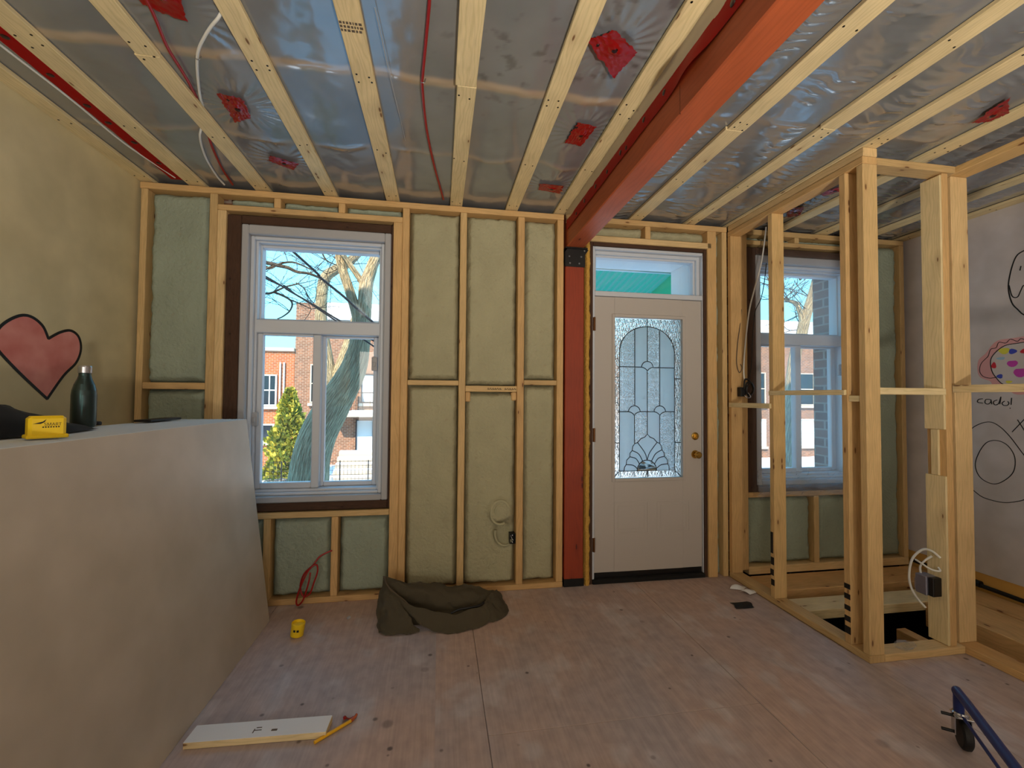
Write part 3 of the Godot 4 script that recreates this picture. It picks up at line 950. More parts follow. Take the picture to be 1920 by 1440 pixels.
func windows() -> void:
	var w := structure("window_1", "white sliding window in a rough dark wood frame, left of the bare studs", "window")
	for a in [["rough_frame", -1.370, -1.286, 0.600, 2.530, "y"], ["rough_frame", -0.336, -0.286, 0.600, 2.530, "y"], ["rough_frame", -1.285, -0.337, 2.474, 2.530, "x"], ["rough_frame", -1.285, -0.337, 0.600, 0.652, "x"]]:
		board(w, a[0], mats.old_wood, Vector3(a[1], a[3], -0.115), Vector3(a[2], a[4], -0.008 - rng.randf() * 0.006), a[5], 0.006)
	board(w, "rough_batten", mats.old_wood, Vector3(-0.285, 0.600, -0.08), Vector3(-0.268, 2.546, -0.02), "y", 0.004)
	var st := new_st()
	frame_bars(st, -1.284, -0.338, 0.653, 2.473, 0.042, 0.042, 0.040, 0.062, -0.20, -0.014, 0.006)
	mi("window_liner", st.commit(), mats.vinyl_grey, w)
	st = new_st()
	frame_bars(st, -1.2415, -0.3805, 0.6935, 2.4105, 0.022, 0.026, 0.018, 0.022, -0.22, -0.055, 0.004)
	frame_bars(st, -1.2195, -0.4065, 0.7115, 2.3885, 0.014, 0.014, 0.016, 0.012, -0.22, -0.085, 0.003)
	mi("window_frame", st.commit(), mats.vinyl, w)
	st = new_st()
	box_between(st, Vector3(-1.2195, 1.772, -0.20), Vector3(-0.4065, 1.862, -0.084), 0.006)
	mi("mid_rail", st.commit(), mats.vinyl, w)
	st = new_st()
	frame_bars(st, -1.2195, -0.4065, 1.8625, 2.3765, 0.022, 0.022, 0.012, 0.018, -0.20, -0.13, 0.004)
	var up := mi("fixed_sash", st.commit(), mats.vinyl, w)
	pane(up, -1.197, -0.429, 1.875, 2.358, -0.165)
	st = new_st()
	frame_bars(st, -1.2055, -0.802, 0.728, 1.771, 0.032, 0.052, 0.040, 0.012, -0.155, -0.105, 0.005)
	var ls := mi("sliding_sash", st.commit(), mats.vinyl, w)
	pane(ls, -1.173, -0.855, 0.769, 1.759, -0.13)
	st = new_st()
	frame_bars(st, -0.815, -0.4205, 0.728, 1.771, 0.03, 0.042, 0.030, 0.012, -0.205, -0.160, 0.005)
	var rs := mi("sliding_sash", st.commit(), mats.vinyl, w)
	pane(rs, -0.785, -0.4625, 0.758, 1.759, -0.18)
	for q in [[-1.205, 1.195, -0.105], [-0.446, 1.577, -0.105]]:
		st = new_st()
		box_between(st, Vector3(q[0] - 0.019, q[1] - 0.048, q[2] + 0.001), Vector3(q[0] + 0.019, q[1] + 0.048, q[2] + 0.022), 0.005)
		box_between(st, Vector3(q[0] - 0.008, q[1] - 0.022, q[2] + 0.022), Vector3(q[0] + 0.008, q[1] + 0.012, q[2] + 0.036), 0.003)
		mi("sash_latch", st.commit(), mats.vinyl_grey, w)
	var w2: Node3D = w.duplicate()
	w2.name = "window_2"
	add_child(w2)
	w2.position = Vector3(3.745, 0.025, 0)
	tag(w2, "white sliding window behind hazy plastic film and the partition studs", "window", "", "structure")
	# clear film hung over window 2, bunched along the sill
	var f := func(u: float, v: float) -> Vector3:
		var x := lerpf(2.385, 3.425, u)
		var y := lerpf(0.60, 2.545, v)
		var bunch := smoothstep(0.22, 0.0, v)
		var z := 0.006 + 0.005 * (1.0 + noise.get_noise_2d(x * 5.0, y * 2.0)) + bunch * (0.018 + 0.022 * noise.get_noise_2d(x * 11.0 + y * 9.0, y * 22.0 - x * 5.0))
		z += 0.006 * noise.get_noise_2d((x + y * 0.6) * 13.0, (y - x) * 1.4) * smoothstep(0.5, 0.0, v)
		return Vector3(x + 0.012 * noise.get_noise_2d(4.0, y * 7.0) * (1.0 if u < 0.5 else -1.0) * absf(u * 2.0 - 1.0), y - 0.03 * bunch * noise.get_noise_2d(x * 6.0, 3.0), z)
	var film := thing("window_film", "", "")
	mi("film_sheet", grid(90, 130, f, null, true), mats.film, film)
	var bf := func(u: float, v: float) -> Vector3:
		var x := lerpf(2.40, 3.42, u)
		var y := lerpf(0.605, 0.80 + 0.03 * noise.get_noise_2d(x * 5.0, 50.0), v)
		var z := 0.035 + 0.05 * absf(noise.get_noise_2d(x * 3.0 + y * 6.0, y * 12.0 - x * 2.0)) * 2.0 + 0.02 * sin(v * PI)
		return Vector3(x, y + 0.02 * noise.get_noise_2d(x * 5.0, y * 5.0), z)
	mi("bunched_hem", grid(80, 18, bf, null, true), mats.film_bunched, film)
	tag(film, "hazy clear plastic film hung over the right-hand window, bunched at its sill", "plastic film")

func pane(parent: Node, x0: float, x1: float, y0: float, y1: float, z: float) -> void:
	var st := new_st()
	flat_quad(st, Vector3(x0, y0, z), Vector3(x1, y0, z), Vector3(x1, y1, z), Vector3(x0, y1, z), Vector3.BACK)
	mi("window_pane", st.commit(), mats.pane, parent)

# ---------------------------------------------------------------- front door with leaded glass and transom
func entry_door() -> void:
	var d := structure("door_1", "white front door with a leaded glass panel and a transom window above", "door")
	var st := new_st()
	box_between(st, Vector3(1.113, 0.03, -0.16), Vector3(1.131, 2.483, -0.024), 0.003)
	box_between(st, Vector3(2.001, 0.03, -0.16), Vector3(2.006, 2.483, -0.024), 0.002)
	box_between(st, Vector3(1.131, 2.113, -0.16), Vector3(2.001, 2.150, -0.022), 0.004)
	box_between(st, Vector3(1.131, 2.462, -0.16), Vector3(2.001, 2.483, -0.024), 0.003)
	mi("door_frame", st.commit(), mats.vinyl, d)
	st = new_st()
	frame_bars(st, 1.1315, 2.0005, 2.1505, 2.4615, 0.018, 0.026, 0.008, 0.026, -0.15, -0.06, 0.003)
	frame_bars(st, 1.1315, 2.0005, 2.1505, 2.4615, 0.030, 0.040, 0.014, 0.040, -0.15, -0.085, 0.003)
	var tr := mi("transom_frame", st.commit(), mats.vinyl, d)
	pane(tr, 1.155, 1.965, 2.16, 2.425, -0.12)
	# slab: stiles and rails round the glass, two raised panels below
	st = new_st()
	var z0 := -0.082
	var z1 := -0.036
	box_between(st, Vector3(1.1335, 0.072, z0), Vector3(1.290, 2.110, z1), 0.002)
	box_between(st, Vector3(1.840, 0.072, z0), Vector3(1.9985, 2.110, z1), 0.002)
	box_between(st, Vector3(1.290, 0.072, z0), Vector3(1.840, 0.752, z1), 0.0)
	box_between(st, Vector3(1.290, 1.962, z0), Vector3(1.840, 2.110, z1), 0.0)
	var slab_o := mi("door_slab", st.commit(), mats.door_paint, d)
	for x in [[1.288, 1.562], [1.628, 1.90]]:
		var ps := new_st()
		frame_bars(ps, x[0], x[1], 0.345, 0.583, 0.012, 0.012, 0.012, 0.012, z1 - 0.001, z1 + 0.003, 0.002)
		frame_bars(ps, x[0] + 0.03, x[1] - 0.03, 0.375, 0.553, 0.006, 0.006, 0.006, 0.006, z1 - 0.001, z1 + 0.002, 0.001)
		mi("raised_panel", ps.commit(), mats.door_paint, slab_o)
	st = new_st()
	frame_bars(st, 1.268, 1.862, 0.732, 1.984, 0.024, 0.024, 0.024, 0.024, z1 - 0.004, z1 + 0.009, 0.004)
	mi("glass_surround", st.commit(), mats.door_paint, slab_o)
	leaded_glass(d)
	st = new_st()
	box_between(st, Vector3(1.113, 0.0, -0.16), Vector3(2.006, 0.028, -0.005), 0.003)
	mi("threshold", st.commit(), mats.dark, d)
	st = new_st()
	box_between(st, Vector3(1.134, 0.030, -0.08), Vector3(1.998, 0.071, -0.04), 0.003)
	mi("door_sweep", st.commit(), mats.steel_black, d)
	var face := Basis(Vector3(1, 0, 0), Vector3(0, 0, 1), Vector3(0, -1, 0))
	st = new_st()
	lathe(st, [Vector2(0.0, 0.062), Vector2(0.018, 0.060), Vector2(0.026, 0.050), Vector2(0.027, 0.040), Vector2(0.020, 0.028), Vector2(0.011, 0.020), Vector2(0.011, 0.008), Vector2(0.030, 0.006), Vector2(0.032, 0.0)], 24, Transform3D(face, Vector3(1.943, 0.926, z1)))
	mi("door_knob", st.commit(), mats.brass, d)
	st = new_st()
	lathe(st, [Vector2(0.0, 0.012), Vector2(0.022, 0.011), Vector2(0.029, 0.006), Vector2(0.030, 0.0)], 24, Transform3D(face, Vector3(1.943, 1.065, z1)))
	cbox(st, Vector3(1.943, 1.065, z1 + 0.022), Vector3(0.010, 0.034, 0.02), 0.003)
	mi("deadbolt", st.commit(), mats.brass, d)
	for y in [1.90, 1.08, 0.28]:
		st = new_st()
		var pts := PackedVector3Array([Vector3(1.128, y - 0.05, -0.020), Vector3(1.128, y + 0.05, -0.020)])
		tube(st, pts, 0.008, -1, 8)
		box_between(st, Vector3(1.116, y - 0.05, -0.026), Vector3(1.131, y + 0.05, -0.022), 0.001)
		mi("hinge", st.commit(), mats.hinge, d)

# the leaded panel is laid out on its own 502 x 1205 grid and scaled to the opening
func leaded_glass(d: Node) -> void:
	var X0 := 1.292
	var Y0 := 0.757
	var sx := (1.838 - 1.292) / 502.0
	var sy := (1.957 - 0.757) / 1205.0
	var at := func(x: float, y: float) -> Vector2: return Vector2(X0 + (x - 225.0) * sx, Y0 + (1345.0 - y) * sy)
	var zg := -0.064
	var lines := []
	var arch := []
	for i in 25:
		var a := PI * i / 24.0
		arch.append([474.0 - 206.0 * cos(a), 392.0 - 195.0 * sin(a)])
	lines.append([[268, 1297]] + arch + [[680, 1297], [268, 1297]])
	for l in [[[225, 1345], [268, 1297]], [[680, 1297], [727, 1345]], [[474, 1297], [474, 1345]], [[225, 588], [268, 588]], [[225, 1085], [268, 1085]], [[680, 594], [727, 594]], [[680, 1085], [727, 1085]],
		[[475, 140], [475, 462]], [[474, 540], [474, 1020]], [[381, 222], [381, 803]], [[379, 880], [379, 1090]], [[568, 225], [568, 803]], [[567, 880], [567, 1090]],
		[[268, 509], [432, 509]], [[518, 511], [680, 511]], [[268, 849], [335, 849]], [[420, 849], [526, 849]], [[611, 849], [680, 849]]]:
		lines.append(l)
	var shells := []
	for c in [[475, 509], [378, 849], [568, 849]]:
		var s := []
		for i in 13:
			var a := PI * i / 12.0
			s.append([c[0] - 43.0 * cos(a), c[1] - 45.0 * sin(a)])
		for q in [[28, 4], [14, 12], [4, 22], [0, 30], [-4, 22], [-14, 12], [-28, 4], [-43, 0]]: s.append([c[0] + q[0], c[1] + q[1]])
		shells.append(s)
		lines.append(s)
	var outline := [[302, 1297], [306, 1268], [318, 1248], [322, 1215], [345, 1190], [346, 1163], [362, 1143], [366, 1112], [382, 1090], [402, 1083], [425, 1055], [455, 1042], [475, 1020], [494, 1042], [523, 1055], [547, 1083], [566, 1090], [580, 1112], [584, 1140], [600, 1163], [602, 1190], [624, 1215], [628, 1248], [637, 1268], [638, 1297]]
	lines.append(outline)
	var dome := []
	for i in 17:
		var a := PI * i / 16.0
		dome.append([471.0 - 72.0 * cos(a), 1295.0 - 78.0 * sin(a)])
	lines.append(dome)
	var spokes := [[[473, 1217], [455, 1160], [402, 1083]], [[440, 1226], [410, 1170], [362, 1143]], [[416, 1247], [390, 1205], [345, 1190]], [[401, 1282], [370, 1255], [318, 1248]], [[473, 1217], [492, 1160], [547, 1083]], [[505, 1226], [536, 1170], [584, 1140]], [[528, 1247], [556, 1205], [602, 1190]], [[542, 1282], [576, 1255], [628, 1248]]]
	for s in spokes: lines.append(s)
	# glass pieces
	var arc := PackedVector2Array([at.call(268, 1297)])
	for a in arch: arc.append(at.call(a[0], a[1]))
	arc.append(at.call(680, 1297))
	var cutters := []
	for s in shells:
		var p := PackedVector2Array()
		for q in s: p.append(at.call(q[0], q[1]))
		cutters.append(p)
	var ol := PackedVector2Array()
	for q in outline: ol.append(at.call(q[0], q[1]))
	cutters.append(ol)
	var dm := PackedVector2Array()
	for q in dome: dm.append(at.call(q[0], q[1]))
	var panel := Node3D.new()
	panel.name = "leaded_panel"
	d.add_child(panel)
	var k := 0
	var cols := [268.0, 381.0, 475.0, 568.0, 680.0]
	var rows := [[190.0, 509.0], [509.0, 849.0], [849.0, 1297.0]]
	var pieces := []
	for i in 4:
		for r in rows:
			var cell := PackedVector2Array([at.call(cols[i], r[0]), at.call(cols[i + 1], r[0]), at.call(cols[i + 1], r[1]), at.call(cols[i], r[1])])
			for q in Geometry2D.intersect_polygons(cell, arc):
				var left: Array = [q]
				for cu in cutters:
					var nxt := []
					for g in left: nxt.append_array(Geometry2D.clip_polygons(g, cu))
					left = nxt
				for g in left: pieces.append([g, (i + (1 if r[0] > 800 else 0)) % 2])
	for s in 3: pieces.append([cutters[s], 1])
	pieces.append([dm, 3])
	for q in Geometry2D.clip_polygons(ol, dm): pieces.append([q, 1])
	# border strips of rippled glass
	for b in [[[225, 140], [475, 140], [475, 197], [380, 215], [300, 295], [268, 392], [268, 588], [225, 588]], [[475, 140], [727, 140], [727, 594], [680, 594], [680, 392], [648, 295], [568, 215], [475, 197]], [[225, 588], [268, 588], [268, 1085], [225, 1085]], [[680, 594], [727, 594], [727, 1085], [680, 1085]], [[225, 1085], [268, 1085], [268, 1297], [225, 1345]], [[680, 1085], [727, 1085], [727, 1345], [680, 1297]], [[225, 1345], [268, 1297], [474, 1297], [474, 1345]], [[474, 1345], [474, 1297], [680, 1297], [727, 1345]]]:
		var p := PackedVector2Array()
		for q in b: p.append(at.call(q[0], q[1]))
		pieces.append([p, 2])
	for p in pieces:
		if (p[0] as PackedVector2Array).size() < 3: continue
		var st := new_st()
		prism(st, p[0], Vector3(0, 0, zg), Vector3.RIGHT, Vector3.UP, Vector3(0, 0, 0.004))
		mi("glass_piece", st.commit(), mats["obscured%d" % p[1]] if p[1] < 3 else mats.pane, panel)
		k += 1
	var ls := new_st()
	for l in lines:
		var pts := PackedVector3Array()
		for q in l:
			var v: Vector2 = at.call(q[0], q[1])
			pts.append(Vector3(v.x, v.y, zg + 0.005))
		if l.size() == 3: pts = curve([pts[0], pts[1], pts[2]], 6)
		tube(ls, pts, 0.0034, -1, 6)
	mi("lead_came", ls.commit(), mats.lead, panel)

# ---------------------------------------------------------------- stud partition on the right
func partition() -> void:
	var p := thing("partition_frame", "bare softwood stud partition with a corner, right of the front door", "wall frame")
	var L := [
		["bottom_plate", 2.200, 2.289, 0.0, 0.038, 0.002, 1.11, "z"], ["top_plate", 2.200, 2.289, 2.612, 2.650, 0.002, 1.11, "z"], ["top_plate", 2.205, 2.292, 2.652, 2.698, 0.002, 1.11, "z"],
		["stud", 2.200, 2.289, 0.039, 2.611, 0.002, 0.040, "y"], ["stud", 2.200, 2.289, 0.039, 2.611, 0.426, 0.466, "y"], ["stud", 2.200, 2.289, 0.039, 2.611, 0.966, 1.006, "y"], ["stud", 2.200, 2.289, 0.039, 2.611, 1.071, 1.110, "y"],
		["bottom_plate", 2.290, 2.800, 0.0, 0.038, 1.021, 1.110, "x"], ["top_plate", 2.290, 2.800, 2.612, 2.650, 1.021, 1.110, "x"],
		["stud", 2.721, 2.760, 0.039, 2.611, 1.000, 1.100, "y"], ["stud", 2.808, 2.920, 0.039, 2.611, 1.042, 1.080, "y"],
		["bottom_plate", 2.801, 2.920, 0.0, 0.038, 1.021, 2.60, "z"], ["top_plate", 2.801, 2.920, 2.612, 2.650, 1.021, 2.60, "z"], ["stud", 2.808, 2.920, 0.039, 2.611, 1.62, 1.66, "y"], ["stud", 2.808, 2.920, 0.039, 2.611, 2.22, 2.26, "y"],
	]
	for i in L.size():
		var a: Array = L[i]
		board(p, a[0], wood(i + 2), Vector3(a[1], a[3], a[5]), Vector3(a[2], a[4], a[6]), a[7], 0.003)
	# packing boards with the notch cut out, on the face of the stud by the socket box
	for b in [[0.040, 0.944, 0.998, 1.098], [0.945, 1.196, 1.028, 1.066], [1.197, 2.600, 0.998, 1.098]]:
		board(p, "packing_board", pale(2), Vector3(2.707, b[0], b[2]), Vector3(2.720, b[1], b[3]), "y", 0.002)
	for b in [[2.183, 2.199, 1.381, 1.410, 0.440, 1.000, "z"], [2.203, 2.222, 1.346, 1.378, 1.007, 1.070, "z"], [2.183, 2.199, 1.291, 1.325, 0.030, 0.450, "z"], [2.290, 2.720, 1.385, 1.421, 1.082, 1.101, "x"], [2.786, 2.805, 1.400, 1.440, 1.082, 2.30, "z"]]:
		board(p, "nailing_strip", pale(4), Vector3(b[0], b[2], b[4]), Vector3(b[1], b[3], b[5]), b[6], 0.002)
	# black marker strokes on two studs
	for q in [[0.440, 0.33, 0.47, 0.022], [0.444, 0.255, 0.305, 0.028], [0.440, 0.185, 0.225, 0.03], [0.446, 0.12, 0.16, 0.03]]:
		board(p, "marker_stroke", mats.marker, Vector3(2.1985, q[1], q[0] - q[3] * 0.5), Vector3(2.2005, q[2], q[0] + q[3] * 0.5), "y", 0.0005)
	for y in [0.09, 0.155, 0.215, 0.275, 0.33]:
		board(p, "marker_stroke", mats.marker, Vector3(2.1985, y, 0.968), Vector3(2.2005, y + rng.randf_range(0.025, 0.045), 1.004), "z", 0.0005)
# ---------------------------------------------------------------- drawings on the two side walls
# outline points are [z, y] on the wall; side = +1 for the left wall, -1 for the right wall
func wall_ribbon(st: SurfaceTool, pts: PackedVector2Array, x: float, side: float, width: float, closed := false) -> void:
	var polys := []
	if closed:
		var grown := Geometry2D.offset_polygon(pts, width * 0.5, Geometry2D.JOIN_ROUND)
		var shrunk := Geometry2D.offset_polygon(pts, -width * 0.5, Geometry2D.JOIN_ROUND)
		# cut in two so that the ring has no hole to triangulate
		for g in grown:
			var half := PackedVector2Array()
			var b := Rect2(g[0], Vector2.ZERO)
			for q in g: b = b.expand(q)
			b = b.grow(0.1)
			var m := b.get_center().x + 0.0013
			for r in [[b.position.x, m], [m, b.end.x]]:
				half = PackedVector2Array([Vector2(r[0], b.position.y), Vector2(r[1], b.position.y), Vector2(r[1], b.end.y), Vector2(r[0], b.end.y)])
				for c in Geometry2D.intersect_polygons(g, half):
					for s in shrunk: polys.append_array(Geometry2D.clip_polygons(c, s))
	else:
		polys = Geometry2D.offset_polyline(pts, width * 0.5, Geometry2D.JOIN_ROUND, Geometry2D.END_ROUND)
	for p in polys:
		if (p as PackedVector2Array).size() > 2 and not Geometry2D.is_polygon_clockwise(p):
			prism(st, p, Vector3(x, 0, 0), Vector3(0, 0, 1), Vector3(0, 1, 0), Vector3(side * 0.0015, 0, 0))

func wall_fill(parent: Node, called: String, m: Material, pts: PackedVector2Array, x: float, side: float, thick := 0.001) -> MeshInstance3D:
	var st := new_st()
	prism(st, pts, Vector3(x, 0, 0), Vector3(0, 0, 1), Vector3(0, 1, 0), Vector3(side * thick, 0, 0))
	return mi(called, st.commit(), m, parent)

func wall_drawings() -> void:
	var wl := get_node("wall_left")
	var hpts := PackedVector2Array()
	var A := [[0.586, 1.329], [0.498, 1.445], [0.422, 1.518], [0.394, 1.591], [0.411, 1.655], [0.463, 1.681], [0.527, 1.663], [0.592, 1.623]]
	var B := [[0.592, 1.623], [0.624, 1.678], [0.676, 1.710], [0.729, 1.713], [0.784, 1.686], [0.830, 1.645], [0.852, 1.601], [0.845, 1.560], [0.821, 1.526], [0.723, 1.439], [0.586, 1.329]]
	for p in smooth2(A, false): hpts.append(p)
	var bb := smooth2(B, false)
	for i in range(1, bb.size() - 1): hpts.append(bb[i])
	var heart := wall_fill(wl, "painted_heart", mats.heart_pink, hpts, -1.885, 1.0)
	tag(heart, "pink heart painted on the yellow wall, outlined in black")
	var st := new_st()
	wall_ribbon(st, hpts, -1.8842, 1.0, 0.013, true)
	mi("heart_outline", st.commit(), mats.marker, heart)
	var wr := get_node("wall_right")
	var X := 3.88
	# palette with hearts and dabs
	var pink := smooth2([[0.760, 1.790], [0.672, 1.786], [0.579, 1.775], [0.516, 1.695], [0.470, 1.640], [0.475, 1.534], [0.543, 1.490], [0.554, 1.429], [0.620, 1.440], [0.680, 1.400], [0.760, 1.405], [0.90, 1.42], [1.0, 1.5], [1.02, 1.65], [0.9, 1.78]])
	var pk := wall_fill(wr, "palette_drawing", mats.chalk_pink, pink, X, -1.0, 0.0008)
	tag(pk, "drawing of a white palette with coloured dabs and a pink scalloped edge")
	var pal := smooth2([[0.686, 1.747], [0.628, 1.739], [0.577, 1.700], [0.546, 1.646], [0.551, 1.569], [0.574, 1.519], [0.609, 1.473], [0.666, 1.456], [0.76, 1.45], [0.88, 1.48], [0.96, 1.56], [0.95, 1.66], [0.86, 1.73], [0.76, 1.75]])
	wall_fill(pk, "palette", mats.palette_white, pal, X - 0.0008, -1.0, 0.0006)
	st = new_st()
	wall_ribbon(st, pal, X - 0.001, -1.0, 0.005, true)
	wall_ribbon(st, smooth2([[0.749, 1.754], [0.714, 1.777], [0.694, 1.761], [0.658, 1.780], [0.632, 1.757], [0.594, 1.766], [0.578, 1.730], [0.547, 1.722], [0.531, 1.674], [0.515, 1.656], [0.489, 1.623], [0.479, 1.573], [0.497, 1.533], [0.537, 1.516], [0.580, 1.522]], false), X, -1.0, 0.004)
	mi("palette_outline", st.commit(), mats.marker, pk)
	for b in [[0.622, 1.703, 0.030, 0.022, "paint_yellow"], [0.668, 1.695, 0.022, 0.018, "paint_blue"], [0.726, 1.690, 0.018, 0.016, "paint_red"], [0.603, 1.652, 0.024, 0.010, "paint_sky"], [0.563, 1.605, 0.014, 0.022, "paint_red"], [0.665, 1.612, 0.030, 0.025, "paint_magenta"], [0.595, 1.527, 0.017, 0.015, "paint_blue"], [0.705, 1.548, 0.036, 0.034, "paint_magenta"], [0.644, 1.486, 0.018, 0.010, "paint_yellow"]]:
		var e := PackedVector2Array()
		for i in 14:
			var a := TAU * i / 14.0
			var r := 1.0 + 0.12 * sin(a * 3.0 + b[0] * 40.0)
			if b[4] == "paint_magenta": r = 1.0 - 0.28 * pow(maxf(0.0, cos(a - PI / 2)), 8.0) - 0.1 * absf(cos(a)) * (1.0 if sin(a) < 0 else 0.0)
			e.append(Vector2(b[0] + cos(a) * b[2] * r, b[1] + sin(a) * b[3] * r))
		wall_fill(pk, "paint_dab", mats[b[4]], e, X - 0.0014, -1.0, 0.0006)
	# line drawings in black marker
	st = new_st()
	wall_ribbon(st, smooth2([[0.739, 2.369], [0.697, 2.339], [0.667, 2.244], [0.653, 2.136], [0.669, 2.033], [0.699, 1.979], [0.744, 1.927], [0.86, 1.89], [0.97, 2.0], [0.99, 2.16], [0.93, 2.33], [0.82, 2.39]]), X, -1.0, 0.007, true)
	wall_ribbon(st, smooth2([[0.657, 2.154], [0.672, 2.076], [0.700, 2.063], [0.718, 2.103], [0.735, 2.135], [0.76, 2.10]], false), X, -1.0, 0.006)
	wall_ribbon(st, PackedVector2Array([Vector2(0.716, 2.24), Vector2(0.722, 2.27)]), X, -1.0, 0.006)
	mi("face_drawing", st.commit(), mats.marker, wr)
	st = new_st()
	wall_ribbon(st, smooth2([[0.462, 0.972], [0.510, 1.054], [0.572, 1.075], [0.630, 1.045], [0.665, 0.969], [0.655, 0.869], [0.596, 0.793], [0.536, 0.766], [0.468, 0.799], [0.44, 0.88]]), X, -1.0, 0.005, true)
	wall_ribbon(st, smooth2([[0.456, 1.176], [0.529, 1.204], [0.588, 1.174], [0.645, 1.105], [0.713, 0.993], [0.78, 0.90], [0.80, 0.80], [0.721, 0.705], [0.665, 0.670], [0.593, 0.648], [0.503, 0.653], [0.447, 0.679], [0.36, 0.76], [0.316, 0.852], [0.317, 0.933], [0.336, 1.016], [0.40, 1.12]]), X, -1.0, 0.005, true)
	mi("avocado_drawing", st.commit(), mats.marker, wr)
	st = new_st()
	for l in [[[0.494, 1.368], [0.469, 1.364], [0.462, 1.344], [0.494, 1.337]], [[0.538, 1.364], [0.513, 1.364], [0.506, 1.341], [0.522, 1.330], [0.540, 1.345], [0.541, 1.364], [0.546, 1.330]], [[0.577, 1.361], [0.556, 1.349], [0.561, 1.327], [0.583, 1.334], [0.598, 1.384], [0.591, 1.331]], [[0.618, 1.354], [0.603, 1.339], [0.612, 1.324], [0.632, 1.324], [0.641, 1.339], [0.634, 1.352]], [[0.656, 1.376], [0.652, 1.328]], [[0.6465, 1.308], [0.6465, 1.302]]]:
		wall_ribbon(st, smooth2(l, false, 4), X, -1.0, 0.005)
	mi("handwriting", st.commit(), mats.marker, wr)
	st = new_st()
	wall_ribbon(st, PackedVector2Array([Vector2(0.654, 1.142), Vector2(0.725, 1.240)]), X, -1.0, 0.005)
	wall_ribbon(st, PackedVector2Array([Vector2(0.684, 1.228), Vector2(0.722, 1.150)]), X, -1.0, 0.005)
	mi("cross_mark", st.commit(), mats.marker, wr)

